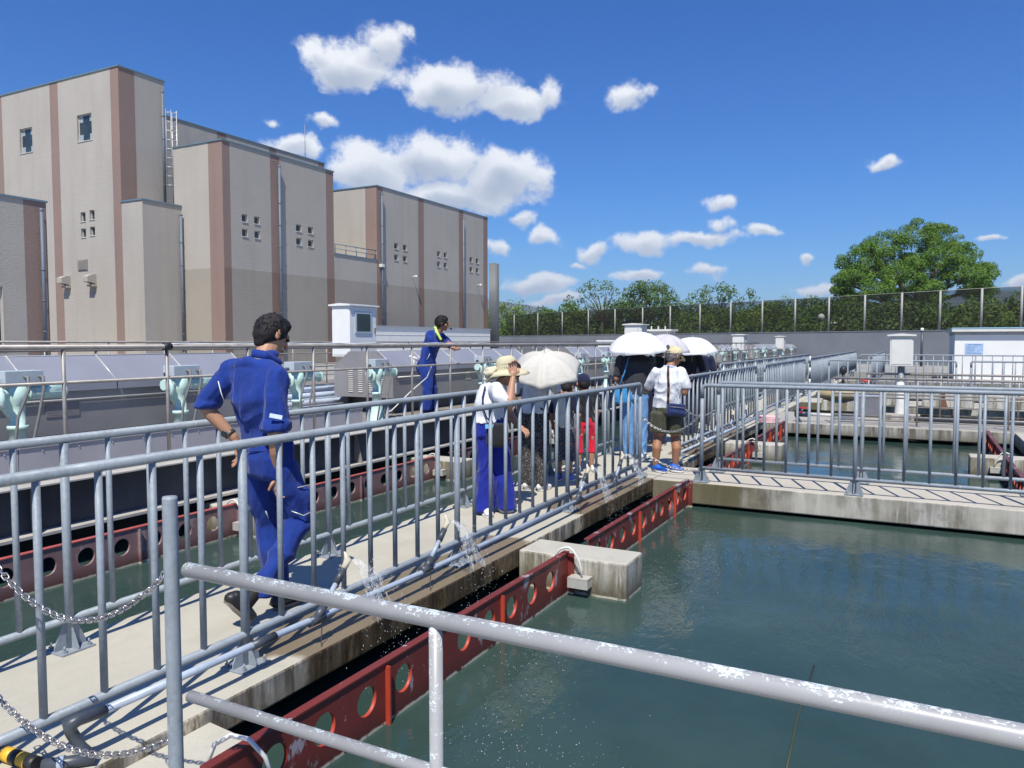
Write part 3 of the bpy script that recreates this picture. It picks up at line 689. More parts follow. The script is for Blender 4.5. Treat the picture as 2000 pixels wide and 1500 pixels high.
def nozzle_proto():
    r = empty('spray_nozzle')
    m = MB(); m.tube([(0, -.05, 0), (0, .05, 0)], .025, 14); m.tube([(0, 0, 0), (0, .06, .055)], .022, 12); m.build('tee', DPVC, r)
    m = MB(); m.tube([(0, .06, .055), (0, .155, .145)], .0135, 12); m.build('riser', PVC, r)
    m = MB(); m.tube([(0, .15, .14), (0, .21, .20)], .0195, 12); m.build('sleeve', DPVC, r)
    m = MB(); m.tube([(0, .208, .198), (.004, .225, .222), (.01, .235, .245), (.004, .228, .262), (0, .22, .29)], [.017, .017, .02, .012, .004], 10); m.build('nozzle_tip', NOZ, r)
    m = MB(); m.tube([(.0, .01, .02), (.028, .012, -.02), (.03, 0, -.11), (.05, -.02, -.115)], .0025, 5); m.build('cable_tie', BLACK, r)
    return r
pt_ = nozzle_proto(); NL = [(2.88, 'spray nozzle nearest the camera, just above the flaking railing'), (3.85, 'second nearest spray nozzle, left of the concrete block'), (6.22, 'spray nozzle in front of the white concrete step by the seated shadow of the group'), (7.15, 'spray nozzle at the end of the near railing'),
                         (10.3, 'first spray nozzle beyond the cross walkway'), (11.4, 'second spray nozzle beyond the cross walkway'), (12.5, 'third spray nozzle beyond the cross walkway'), (13.6, 'spray nozzle nearest the pink hose coil')]
NL[2] = (6.22, 'spray nozzle between the child in red shorts and the second red beam')
for i, (y, lb) in enumerate(NL):
    o = pt_ if i == 0 else copy_tree(pt_)
    o.location = (-2.62, y, .125 if y < 5 else .115); tag(o, lb, 'spray nozzle', 'spray nozzles on the supply pipe')
# water sprayed by the nozzles: thin torn fans and falling drops
def drop_mat():
    k = NM('sprayed_water', .06, 0, .5, (.9, .93, .95)); k.b.inputs['Transmission Weight'].default_value = .55; k.b.inputs['IOR'].default_value = 1.33; return k.m
DROP = drop_mat(); rnd = random.Random(5)
def fan_mat():
    k = NM('water_film', .12, 0, .5, (.75, .78, .8)); k.b.inputs['IOR'].default_value = 1.33
    k.l(k.ramp(k.noise(60, 5, .75, stretch=(1, 1, .5)), .40, .66, .0, .7), k.b.inputs['Alpha']); k.bump(k.noise(90, 4), .8, .01); return k.m
FAN = fan_mat()
def octa(c, r_): 
    x, y, z = c; return [(x+r_, y, z), (x-r_, y, z), (x, y+r_, z), (x, y-r_, z), (x, y, z+r_*1.4), (x, y, z-r_*1.4)]
OF = [(0, 2, 4), (2, 1, 4), (1, 3, 4), (3, 0, 4), (2, 0, 5), (1, 2, 5), (3, 1, 5), (0, 3, 5)]
for i, (y, lb) in enumerate(NL):
    n0 = Vector((-2.61, y+.235, .125+.235)); m = MB(); big = i < 4
    rows = []
    vx, vy, vz = .62, .22, .62
    for s in range(13):
        t = s/12*.30; row = []
        for j in range(9):
            q = (j/8-.5)*2; sp = 1+.0*q
            px_ = vx*t*sp; py = (vy+q*.34)*t; pz = vz*t*(1-.25*abs(q))-4.9*t*t
            row.append(n0+Vector((px_, py, pz))+Vector((rnd.uniform(-1, 1), rnd.uniform(-1, 1), rnd.uniform(-1, 1)))*.0035*s/3)
        rows.append(row)
    if big: m.add([p for row in rows for p in row], [(a*9+b, a*9+b+1, a*9+b+10, a*9+b+9) for a in range(12) for b in range(8) if rnd.random() > .12*(a > 8)], 0, True); tag(m.build('water_fan', FAN, None, fix=False), kind='stuff')
    m = MB()
    for q in range(420 if big else 260):
        t = rnd.uniform(.10, .43)**1; e = rnd.gauss(0, .55)
        p = n0+Vector((vx*t*rnd.uniform(.55, 1.5), (vy+e*.45)*t*1.5, vz*t*rnd.uniform(.6, 1.1)-4.9*t*t)); p += Vector((rnd.gauss(0, .02), rnd.gauss(0, .03), rnd.gauss(0, .015)))
        if p.z < -.265: continue
        if p.x < -2.55 and p.z < .003: continue
        m.add(octa(p, rnd.choice((.001, .0014, .0018, .0026))), OF)
    tag(m.build('water_drops', DROP, None, fix=False), kind='stuff')
m = MB()
for q in range(1000):
    c_ = rnd.choice(((-1.35, 2.75, .32), (-1.0, 2.55, .30), (-1.65, 3.0, .25), (-1.55, 5.9, .5), (-1.3, 6.6, .45), (-1.85, 3.7, .25), (-1.9, 7.2, .4)))
    p = (c_[0]+rnd.gauss(0, c_[2]*.5), c_[1]+rnd.gauss(0, c_[2]*.75), -.268+abs(rnd.gauss(0, .022)))
    if p[0] < -2.1: continue
    m.add(octa(p, rnd.choice((.0009, .0012, .0016, .0024))), OF)
tag(m.build('water_splash', DROP, None, fix=False), kind='stuff')

# ------------------------------------------------ objects on the far slabs
m = MB(); rr = random.Random(3)
m = MB(); pts = []
for i in range(90):
    a = i*.42; pts.append((.17*math.cos(a)+rr.uniform(-.006, .006), .17*math.sin(a), .003+i*.0014))
m.tube(pts, .014, 6); tag(m.build('hose_coil', simple('faded_pink_hose', (.80, .50, .50), .6, 0, .2, 20), None, (-2.35, 14.6, .03)), 'coiled pink hose on the beam end, seen through the railing', 'hose coil')
r = empty('valve', (-1.98, 15.5, .0), 0, 'dark valve with a red lever on the far slab beside the pink hose coil', 'valve')
m = MB(); m.tube([(-.05, 0, .14), (.22, 0, .14)], .055, 12); m.tube([(.08, 0, .14), (.08, 0, .24)], .03, 10); m.tube([(.0, -.1, .10), (.08, -.2, -.02), (.08, -.3, -.2)], .035, 10); m.build('valve_body', simple('dark_blue_valve', (.02, .03, .06), .4), r)
m = MB(); m.box(.0, .2, -.02, .02, .25, .268); m.box(-.02, .1, -.06, -.04, .17, .185); m.build('lever', simple('valve_red', (.65, .02, .03), .4), r)
m = MB(); m.tube([(.22, 0, .14), (1.0, -.02, .13)], .028, 12); m.build('pipe', OFFW, r)
r = empty('tank', (-1.45, 18.6, 0), 0, 'tan rounded tank lying behind the cross walkway', 'tank')
m = MB(); m.sphere((0, 0, .34), (.55, .3, .16), 18); m.build('tank_body', simple('tan_tank', (.34, .27, .15), .5), r); m = MB(); m.box(-.4, .4, -.2, .2, -.02, .22, bev=.01); m.build('plinth', CONC2, r)
r = empty('control_box', (-.84, 17.1, 0), 0, 'plain dark grey box on the far slab left of the cabinet post', 'box')
m = MB(); m.box(-.25, .25, -.15, .15, 0, .42, bev=.01); m.build('box_body', simple('slate_grey_box', (.16, .165, .185), .5), r); m = MB(); m.box(-.27, .27, -.17, .17, .421, .44); m.build('lid', PVC, r)
m = MB(); m.box(-1.22, -1.0, 15.75, 15.95, -.003, .14, bev=.01); tag(m.build('white_block', OFFW), 'small white block standing on the far slab left of the grey box', 'block')
m = MB(); m.box(-.55, .1, 16.6, 17.0, -.003, .10, bev=.01); tag(m.build('low_plinth', CONC3), 'low concrete plinth under the round capped post', 'plinth')
m = MB(); m.tube([(.0, 16.3, .06), (4.5, 16.3, .06)], .05, 12); tag(m.build('dark_pipe', DPVC), 'thick dark pipe lying along the far slab on the right', 'pipe')
r = empty('hand_valve', (-1.05, 20.2, 0), 0, 'valve with a bright red handwheel above the cross walkway railing', 'valve')
m = MB(); m.tube([(0, 0, -.26), (0, 0, .52)], .03, 10); m.tube([(-.12, 0, .48), (.12, 0, .48)], .05, 10); m.build('valve_body', DARKST, r)
m = MB(); m.tube([(.11*math.cos(a), .11*math.sin(a), .585) for a in [2*math.pi*i/16 for i in range(17)]], .014, 8); m.box(-.1, .1, -.01, .01, .58, .592); m.tube([(0, 0, .52), (0, 0, .59)], .012, 8); m.build('hand_wheel', simple('valve_red', (.65, .02, .03), .4), r)
m = MB(); m.tube([(-1.43, 18.6, .5), (-1.43, 18.6, .80)], .03, 10); m.sphere((-1.43, 18.6, .88), (.075, .075, .1), 14)
tag(m.build('black_knob', BLACK), 'black rounded knob sticking up above the far stainless rail', 'knob')
for i, (x0, x1, y, z, lb) in enumerate(((-.9, -.3, 20.3, .32, 'pale concrete slab edge left of the round capped post'), (.15, 1.2, 20.3, .34, 'long pale streaked slab edge right of the cabinet post'), (1.4, 3.5, 20.3, .3, 'streaked slab edge at the right end of the far basin'))):
    m = MB(); m.box(x0, x1, y, y+.25, .0, z, bev=.01); tag(m.build('slab_edge', CONC2), lb, 'concrete slab', 'pale slab edges in the far basin')
rb = empty('rusty_bracket', (.55, 19.6, 0), 0, 'rusty brown bracket leaning in the far basin right of the cabinet post', 'bracket')
RUST = simple('rust', (.20, .09, .05), .8, 0, .4, 20, .4)
m = MB(); m.prism([(-.05, .0), (.12, .0), (.04, .30), (-.06, .32)], 'y', 0, .08); m.tube([(.2, .1, -.25), (.25, .1, .08)], .03, 8); m.build('bracket_arm', RUST, rb)
m = MB(); m.prism([(-.03, .31), (.06, .30), (.04, .38), (-.01, .38)], 'y', -.02, .1); m.build('bracket_head', RUST, rb)

# ------------------------------------------------ white hut with notice
r = empty('white_hut', (1.39, 36.3, 0), 0, 'low white hut with a blue-edged roof and a notice on its wall', 'hut')
m = MB(); m.box(0, 8, 0, 6, 0, 1.80); m.build('wall', simple('white_wall_paint', (.74, .74, .72), .6, 0, .06, .8, .1), r)
m = MB(); m.box(-.12, 8.1, -.22, 6.2, 1.93, 2.055); m.build('roof_fascia', OFFW, r)
m = MB(); m.box(-.02, 8, -.02, 6, 1.801, 1.929); m.build('soffit', simple('grey_soffit', (.33, .35, .38), .7), r)
m = MB(); m.box(-.14, 8.12, -.24, 6.22, 2.056, 2.09); m.build('roof_edge', simple('pale_blue_edge', (.30, .52, .66), .5), r)
nb = MB(); nb.box(.37, 1.0, -.02, -.002, .99, 1.45); nb = nb.build('notice', simple('notice_blue', (.33, .47, .68), .5), r)
m = MB(); q = random.Random(2)
xs = .45
for w_, z in ((.44, 1.40),):
    x = .47
    while x < .93: 
        w0 = q.uniform(.022, .05); m.box(x, x+w0, -.0225, -.0205, z-.015, z+.015); x += w0+.014
for z, a, b in ((1.31, .42, .76), (1.27, .42, .58), (1.22, .42, .68), (1.16, .42, .66), (1.10, .42, .66), (1.05, .42, .95)):
    x = a
    while x < b: w0 = q.uniform(.012, .03); m.box(x, x+w0, -.0225, -.0205, z-.008, z+.008); x += w0+.009
m.build('notice_text', simple('notice_ink', (.08, .12, .22), .6), nb)
r = empty('conduit_pole', (.3, 55, 0), 0, 'dark conduit pole standing against the grey wall left of the white hut', 'pole')
m = MB(); m.tube([(0, 0, -.03), (0, 0, 2.2)], .075, 10); m.build('pole_tube', DPVC, r); m = MB(); m.sphere((0, -.05, 2.3), .11, 10); m.build('sensor', WHITE, r)

m = MB(); m.tube([(-.453, 4.43, -.268), (-.455, 3.8, -.267), (-.431, 3.2, -.268)], .006, 8); tag(m.build('floating_pole', simple('murky_bamboo', (.045, .055, .032), .4)), 'thin olive-brown pole floating in the near basin at the bottom right', 'pole')
# ------------------------------------------------ boundary wall, net fence, cameras
P0 = Vector((1.42, 57.39, 0)); D = Vector((-.8637, .5039, 0))   # along the wall, towards the left
wa = math.atan2(D.y, D.x)
m = MB(); m.box(-14, 78, 0, .25, -.03, 2.24)
for i in range(46): m.box(-14+2*i, -14+2*i+.03, -.004, 0.254, 0, 2.2)
m.box(-14, 78, -.03, .28, 2.241, 2.29)
o = m.build('boundary_wall', simple('grey_boundary_wall', (.20, .215, .235), .75, 0, .14, .35, .1), None, P0, (0, 0, wa))
tag(o, 'long plain grey boundary wall below the net fence', 'wall')
fence = empty('net_fence', P0+Vector((0, 0, 2.29)), wa, 'tall net fence on grey posts above the boundary wall', 'fence')
TS = [52.08, 46.92, 42.03, 37.3, 32.92, 28.77, 24.98, 21.25, 17.73, 14.41, 11.26, 8.29, 5.4, 2.67, .07, -2.51, -4.79, -7.3, -9.8]
POSTM = simple('pale_fence_post', (.33, .33, .31), .6, .1)
for t in TS:
    m = MB(); m.tube([(t, .1, 0), (t, .1, 2.55)], .08, 10); m.build('post', POSTM, fence)
m = MB(); q = random.Random(8)
for zi in range(6):
    z = .12+zi*.46
    m.tube([(t, .1, z+q.uniform(-.015, .015)-.04*(j % 2)) for j, t in enumerate([-10+1.25*k for k in range(51)])], .012, 4)
m.tube([(-10, .1, 2.55), (54, .1, 2.55)], .014, 4)
m.build('wire', simple('fence_wire', (.33, .33, .31), .5, .3), fence)
def net():
    k = NM('dark_net', .8); k.b.inputs['Base Color'].default_value = (.022, .023, .020, 1)
    k.b.inputs['Alpha'].default_value = .6; k.b.inputs['Specular IOR Level'].default_value = 0
    return k.m
m = MB(); m.add([(-10, .12, .02), (54, .12, .02), (54, .12, 2.54), (-10, .12, 2.54)], [(0, 1, 2, 3)]); m.build('net', net(), fence)
m = MB(); m.tube([(t, -.05, 2.33+.05*math.sin(t*1.9)) for t in [-8+.7*i for i in range(60)]], .018, 5)
tag(m.build('sagging_cable', BLACK, None, P0, (0, 0, wa)), 'thin black cable sagging along the top of the grey wall', 'cable')

# ------------------------------------------------ trees
def leaf_mat(name, a, b, c):
    k = NM(name, .55, 0, .35); r_ = k.n('ShaderNodeNewGeometry').outputs['Random Per Island']
    x = k.mix(k.ramp(r_, 0, 1), a, b); x = k.mix(k.ramp(k.noise(.9, 4), .45, .75), x, c); k.col(x)
    k.b.inputs['Transmission Weight'].default_value = 0
    tr = k.n('ShaderNodeBsdfTranslucent'); k.l(x, tr.inputs[0]); mxs = k.n('ShaderNodeMixShader'); mxs.inputs[0].default_value = .16
    k.l(k.b.outputs[0], mxs.inputs[1]); k.l(tr.outputs[0], mxs.inputs[2]); k.l(mxs.outputs[0], k.t.nodes['Material Output'].inputs[0])
    return k.m
LEAF1 = leaf_mat('camphor_leaves', (.05, .125, .01), (.115, .22, .015), (.16, .26, .025))
LEAF2 = leaf_mat('dark_green_leaves', (.045, .095, .016), (.10, .175, .028), (.15, .23, .04))
LEAF3 = leaf_mat('yellow_green_leaves', (.08, .15, .018), (.17, .27, .03), (.23, .32, .045))
BARK = simple('bark', (.10, .075, .055), .9, 0, .35, 5, .5)
def tree(loc, label, clumps, leaf, n_per, size, trunk_h, trunk_r, mat, seed, group='trees beyond the net fence', cat='tree', name='tree', shell=False):
    q = random.Random(seed); r = empty(name, loc, 0, label, cat, group)
    m = MB(); m.tube([(0, 0, -.5), (q.uniform(-.1, .1), 0, trunk_h*.5), (q.uniform(-.2, .2), 0, trunk_h)], [trunk_r*1.3, trunk_r, trunk_r*.75], 9)
    for (cx, cy, cz, rr) in clumps[::max(1, len(clumps)//14)]:
        m.tube([(0, 0, trunk_h*.8), (cx*.45, cy*.45, trunk_h*.8+(cz-trunk_h*.8)*.6), (cx, cy, cz)], [trunk_r*.55, trunk_r*.3, trunk_r*.08], 6)
    m.build('trunk', BARK, r)
    vs = []; fs = []
    for (cx, cy, cz, rr) in clumps:
        nl = int(n_per*rr*rr)
        for _ in range(nl):
            z = q.uniform(-.45 if shell else -.75, 1); a = q.uniform(0, 2*math.pi); s = math.sqrt(max(0, 1-z*z)); k = rr*(q.uniform(.62, 1.0)**(.18 if shell else .5))*(1+.13*math.sin(a*5+cz)+.05*q.gauss(0, 1))
            d = Vector((s*math.cos(a), s*math.sin(a), z*.8)); c = Vector((cx, cy, cz))+d*k
            gs = .27 if shell else .45; nrm = (d+Vector((q.gauss(0, gs), q.gauss(0, gs), q.gauss(0, gs)+.3))).normalized(); u = nrm.orthogonal().normalized()
            u = (Matrix.Rotation(q.uniform(0, 6.28), 3, nrm) @ u); w = nrm.cross(u); l = size*q.uniform(.6, 1.4)
            b = len(vs); vs += [c-u*l, c-w*l*.45+nrm*l*.12, c+u*l, c+w*l*.45+nrm*l*.12]; fs.append((b, b+1, b+2, b+3))
    me = bpy.data.meshes.new('crown'); me.from_pydata([tuple(v) for v in vs], [], fs); obj('crown', me, mat, r); return r
def at(px, py, d):   # picture direction to a place d metres ahead
    x = (px-1000)/1500; y = -(py-750)/1500; cp, sp = math.cos(PIT), math.sin(PIT)
    f = Vector((-math.sin(YAW)*cp, math.cos(YAW)*cp, -sp)); r_ = Vector((math.cos(YAW), math.sin(YAW), 0)); u = r_.cross(f)
    return Vector((0, 0, 1.51))+(f+r_*x+u*y)*d
RT = Vector((math.cos(YAW), math.sin(YAW), 0)); FW = Vector((-math.sin(YAW), math.cos(YAW), 0))
# big dome tree on the right
base = at(1785, 668, 76); base.z = 0; q = random.Random(4); cl = []
for (px, py, rp, dd) in ((1682, 512, 44, 0), (1662, 548, 34, -1), (1738, 488, 44, 1), (1790, 466, 40, 0), (1845, 474, 42, 1), (1872, 506, 38, 0), (1898, 546, 36, -1), (1800, 520, 46, -2.5), (1735, 548, 42, -3), (1845, 552, 44, -3), (1695, 575, 38, -2.5),
                         (1912, 572, 20, 0), (1645, 574, 22, 0), (1770, 585, 34, -3.5), (1875, 580, 32, -2.5), (1760, 520, 50, 2.5), (1840, 525, 52, 3), (1700, 545, 42, 3), (1810, 580, 50, 2), (1655, 600, 26, -1)):
    p = at(px, py, 76)-base+FW*dd*1.1; rb = rp*.0507
    cl.append((p.x, p.y, p.z, rb*.72)); ns = int(9+rb*4)
    for i in range(ns):
        z = q.uniform(-.35, 1); a = i*2.39996+px; s = math.sqrt(max(0, 1-z*z)); rr = q.uniform(.42, .78)
        v = p+(RT*s*math.cos(a)+FW*s*math.sin(a)+Vector((0, 0, z*.9)))*(rb-rr*.55); cl.append((v.x, v.y, v.z, rr))
tree(base, 'huge round camphor tree rising far above the fence on the right', cl, 0, 620, .09, 5, .6, LEAF1, 11, shell=True, group='trees beyond the net fence')
def bushy(px, top, d, w, label, mat, seed, dens=150, sz=.16, gaps=1.0, bottom=668):
    b = at(px, 668, d); b.z = -.2; top -= 7; q = random.Random(seed); h = at(px, top, d).z; cl = []
    n = int(26*max(1, w/6)*gaps)
    for i in range(n):
        a = q.uniform(0, 6.28); rad = q.uniform(.1, 1)**.6; x = w/2*rad*math.cos(a); y = w/3*rad*math.sin(a)
        top_here = h*(1-.16*rad*rad)+q.uniform(-.7, .35); rr = q.uniform(.6, 1.25); z = q.uniform(.12, 1.0)**.62*top_here-rr*.55
        v = RT*x+FW*y; cl.append((v.x, v.y, max(.8, z), rr))
    return tree(b, label, cl, 0, dens, sz, h*.5, .16+.02*w/3, mat, seed)
TR = [(985, 596, 108, 8, 'yellow-green tree at the dark ribbed duct, leftmost of the row', LEAF3), (1045, 603, 104, 8, 'low leafy tree left of the beige parasol top, second of the row', LEAF2), (1090, 600, 100, 7, 'dense low tree above the beige parasol', LEAF2),
      (1215, 592, 99, 8, 'low tree between the wispy tall tree and the dark bushy one', LEAF2), (1330, 592, 94, 8, 'low tree right of the dark bushy tree', LEAF2),
      (1455, 592, 88, 8, 'low tree right of the flat-topped tree', LEAF2), (1515, 587, 85, 8, 'yellowish low tree in the middle of the fence', LEAF3), (1575, 572, 82, 8, 'dark tree left of the huge round tree', LEAF2),
      (1640, 584, 70, 9, 'bright lower tree at the left foot of the huge round tree', LEAF1), (1720, 584, 68, 9, 'shady lower tree at the foot of the huge round tree', LEAF2), (1800, 584, 67, 9, 'leafy lower tree under the middle of the huge round tree', LEAF2),
      (1885, 582, 65, 9, 'lower tree at the right foot of the huge round tree', LEAF1), (1968, 574, 62, 8, 'sunlit yellow-green tree at the right edge of the photo', LEAF3), (2050, 566, 62, 8, 'sunlit tree just cut by the right edge of the photo', LEAF3), (1400, 600, 90, 9, 'low tree below the flat-topped tree', LEAF3), (1150, 602, 100, 7, 'low tree under the wispy tall tree', LEAF3), (1270, 600, 97, 8, 'low tree under the dark bushy tree', LEAF2)]
for i, (px, top, d, w, lb, mt) in enumerate(TR): bushy(px, top, d, w, lb, mt, 100+i, dens=105, sz=.17, gaps=2.1)
def spread(px, top, d, w, label, mat, seed, pads, dens=90):
    b = at(px, 668, d); b.z = 0; cl = []; q = random.Random(seed)
    for (dx, py, rr) in pads:
        p = at(px+dx, py, d)-b; p += FW*q.uniform(-1.2, 1.2); cl.append((p.x, p.y, p.z, rr))
        cl.append((p.x+q.uniform(-.8, .8), p.y+q.uniform(-.6, .6), p.z-.25, rr*.7))
    return tree(b, label, cl, 0, dens, .15, at(px, 615, d).z, .17, mat, seed)
spread(1178, 552, 96, 6, 'tall wispy tree with thin spreading branches above the fence', LEAF2, 31, [(-36, 565, .8), (-18, 557, 1.0), (5, 558, 1.0), (22, 570, .8), (-40, 585, .8), (-8, 575, .9), (15, 590, .9), (30, 598, .8), (-25, 600, .9), (0, 605, 1.2), (-55, 596, .8)], 75)
spread(1112, 585, 100, 3, 'pointed conifer-like young tree left of the wispy tall tree', LEAF1, 32, [(0, 582, .45), (-4, 592, .7), (6, 598, .8), (-10, 606, .9), (8, 610, 1.0), (0, 618, 1.3)], 150)
spread(1268, 555, 94, 6, 'dark bushy tree with a ragged top above the fence', LEAF2, 33, [(-40, 572, .9), (-22, 562, 1.1), (-12, 555, .7), (0, 563, 1.2), (20, 562, 1.1), (36, 568, .8), (46, 580, .8), (-45, 590, 1.2), (-15, 582, 1.5), (15, 582, 1.5), (40, 595, 1.2), (-20, 605, 1.5), (20, 607, 1.5)], 170)
spread(1400, 562, 90, 6, 'flat-topped tree with reaching side branches above the fence', LEAF2, 34, [(-48, 578, .5), (-30, 572, .7), (-12, 564, .8), (6, 563, .9), (22, 567, .8), (38, 574, .6), (62, 570, .55), (72, 577, .45), (-20, 582, .8), (12, 580, 1.0), (45, 590, .8), (-40, 596, 1.0), (0, 598, 1.2), (66, 588, .5)], 110)
spread(1008, 588, 112, 3, 'thin-branched tree top beside the dark ribbed duct', LEAF2, 35, [(-12, 590, .6), (8, 588, .6), (0, 598, .9), (-20, 602, .9), (20, 603, .9)], 50)
m = MB(); q = random.Random(6)
for i in range(9000):
    u = q.uniform(-30, 95); v = q.uniform(0, 16); c = P0+D*u+Vector((-D.y, D.x, 0))*-(3.5+v) 
    c = P0+D*u+Vector((.5039, .8637, 0))*(3+v); z = q.uniform(.3, 3.1+.5*math.sin(u*.6)); l = .22
    a = q.uniform(0, 6.28); n_ = Vector((math.cos(a), math.sin(a), q.uniform(0, 1))).normalized(); uu = n_.orthogonal().normalized(); w = n_.cross(uu); p = Vector((c.x, c.y, z))
    m.add([p-uu*l, p-w*l*.5, p+uu*l, p+w*l*.5], [(0, 1, 2, 3)])
tag(m.build('undergrowth', LEAF2, None, fix=False), kind='stuff')
# lamps among the trees
for (px, py, rr, lb) in ((1604, 619, .28, 'globe lamp on a thin pole in front of the trees'), (1629, 631, .2, 'smaller, lower lamp just right of the globe lamp')):
    p = at(px, py, 66); r = empty('street_lamp', (p.x, p.y, 0), 0, lb, 'lamp', 'lamps beyond the net fence')
    m = MB(); m.tube([(0, 0, 0), (0, 0, p.z-rr*.9)], .045, 8); m.build('pole', simple('brown_lamp_pole', (.16, .12, .09), .6), r)
    m = MB(); m.sphere((0, 0, p.z), rr if rr > .25 else (rr*1.4, rr*1.4, rr*.5), 16); m.build('globe', OFFW, r)
# hills
def hill(name, pts, d, seed):
    vs = []; fs = []; q = random.Random(seed); n = 80; xs = [pts[0][0]+(pts[-1][0]-pts[0][0])*i/n for i in range(n+1)]
    for x in xs:
        for (a, b) in zip(pts, pts[1:]):
            if a[0] <= x <= b[0]+1e-6: y = a[1]+(b[1]-a[1])*(x-a[0])/(b[0]-a[0]+1e-9)
        p = at(x, y, d); z = p.z+noise.noise(Vector((x*.05, 0, seed)))*d*.0022
        for k in range(7):
            t = k/6; vs.append((p.x-FW.x*d*.14*t, p.y-FW.y*d*.14*t, -5+(z+5)*math.cos(t*math.pi/2)**1.3+noise.noise(Vector((x*.04, t*4, seed)))*d*.003*math.sin(t*math.pi)))
    for i in range(n):
        for k in range(6): a = i*7+k; fs.append((a, a+1, a+8, a+7))
    me = bpy.data.meshes.new(name); me.from_pydata(vs, [], fs)
    for p in me.polygons: p.use_smooth = True
    return tag(obj(name, me, simple('forested_hill', (.035, .06, .035), .95, 0, .35, .01, .2)), kind='structure')
hill('hills', [(700, 640), (860, 600), (960, 584), (985, 590), (1030, 596), (1080, 606), (1160, 622), (1300, 650)], 3600, 1)
hill('hills', [(1560, 640), (1700, 600), (1800, 585), (1900, 572), (1945, 567), (2000, 572), (2200, 600)], 3000, 2)
# ------------------------------------------------ buildings
def stucco(name, c, v=.05):
    k = NM(name, .9, 0, .2)
    a = k.mix(k.ramp(k.noise(.35, 6, .6), .3, .72), tuple(x*(1-v) for x in c), tuple(x*(1+v) for x in c))
    a = k.mix(k.ramp(k.noise(.55, 6, .65, stretch=(2.2, 2.2, .16)), .50, .74, 0, .5), a, tuple(x*.8 for x in c))
    z = k.sep()[2]; fr = k.math('ABSOLUTE', k.math('SUBTRACT', k.math('FRACT', k.math('DIVIDE', z, 2.35)), .5))
    a = k.mix(k.ramp(fr, .492, .5, 0, .22), a, tuple(x*.7 for x in c))
    k.col(a); k.bump(k.math('ADD', k.noise(16, 4, .7), k.noise(4, 5, .6, stretch=(1, 1, 6))), .5, .03); return k.m
BEIGE = stucco('beige_stucco', (.435, .40, .35)); PINK = stucco('brown_pink_stucco', (.28, .20, .168)); TAUPE = stucco('taupe_stucco', (.35, .315, .265)); DPINK = stucco('dark_brown_stucco', (.235, .155, .125))
COPE = simple('blue_grey_coping', (.16, .24, .28), .4, .2); PIPE = simple('blue_grey_downpipe', (.13, .16, .20), .6, .05)
BM = [BEIGE, PINK, TAUPE, DPINK]
def face(m, o, U, us, zs, mfn, holes=(), depth=.22, inward=None):
    """wall face split into cells; holes are (u0, u1, z0, z1) openings with real reveals"""
    o = Vector(o); U = Vector(U); us = sorted(set(us)|{h[0] for h in holes}|{h[1] for h in holes}); zs = sorted(set(zs)|{h[2] for h in holes}|{h[3] for h in holes})
    P = lambda u, z, d=0: o+U*u+Vector((0, 0, z))+inward*d
    for a, b in zip(us, us[1:]):
        for c, d in zip(zs, zs[1:]):
            uc, zc = (a+b)/2, (c+d)/2
            if any(h[0] < uc < h[1] and h[2] < zc < h[3] for h in holes): continue
            m.add([P(a, c), P(b, c), P(b, d), P(a, d)], [(0, 1, 2, 3)], mfn(uc, zc))
    for (a, b, c, d) in holes:
        m.add([P(a, c), P(b, c), P(b, d), P(a, d), P(a, c, depth), P(b, c, depth), P(b, d, depth), P(a, d, depth)], [(0, 1, 5, 4), (1, 2, 6, 5), (2, 3, 7, 6), (3, 0, 4, 7)], 0)
def window(parent, o, U, inward, h, depth=.2, cross=False, sash=True):
    o = Vector(o); U = Vector(U); a, b, c, d = h
    def bx(m, u0, u1, z0, z1, d0, d1, mi=0):
        vs = [o+U*u+inward*q+Vector((0, 0, z)) for z in (z0, z1) for q in (d0, d1) for u in (u0, u1)]
        m.add(vs, [(0, 2, 3, 1), (4, 5, 7, 6), (0, 1, 5, 4), (2, 6, 7, 3), (0, 4, 6, 2), (1, 3, 7, 5)], mi)
    m = MB(); t = .05
    for (u0, u1, z0, z1) in ((a, a+t, c, d), (b-t, b, c, d), (a+t, b-t, c, c+t), (a+t, b-t, d-t, d)): bx(m, u0+.001, u1-.001, z0+.001, z1-.001, depth-.07, depth-.02)
    bx(m, a-.03, b+.03, c-.045, c-.002, -.04, depth-.08)
    w = m.build('window', simple('pale_window_frame', (.55, .54, .5), .5), parent)
    m = MB(); bx(m, a+t, b-t, c+t, d-t, depth-.035, depth-.03)
    m.build('pane', GLASS, w)
    if cross:
        s = (b-a)*.24; s2 = (d-c)*.24
        for (u0, u1) in ((a+t, a+t+s), (b-t-s, b-t)):
            for (z0, z1) in ((c+t, c+t+s2), (d-t-s2, d-t)): m = MB(); bx(m, u0, u1, z0, z1, depth-.05, depth-.036); m.build('corner_panel', simple('pale_corner_panel', (.33, .38, .40), .5), w)
    return w
def downpipe(parent, x, y, z0, z1, out, r_=.085):
    m = MB(); m.tube([(x, y, z0), (x, y, z1)], r_, 10); m.sphere((x, y, z1), r_*1.35, 8)
    for z in [z0+1.5*i for i in range(int((z1-z0)/1.5))]: m.tube([(x, y, z), (x, y, z+.05)], r_*1.25, 10)
    m.build('downpipe', PIPE, parent)
def four(y0, y1, z0=9.45, z1=11.12):
    w = (y1-y0)*.31; h = .50
    return [(y0, y0+w, z0, z0+h), (y1-w, y1, z0, z0+h), (y0, y0+w, z1-h, z1), (y1-w, y1, z1-h, z1)]
XI, YI = Vector((-1, 0, 0)), Vector((0, 1, 0))
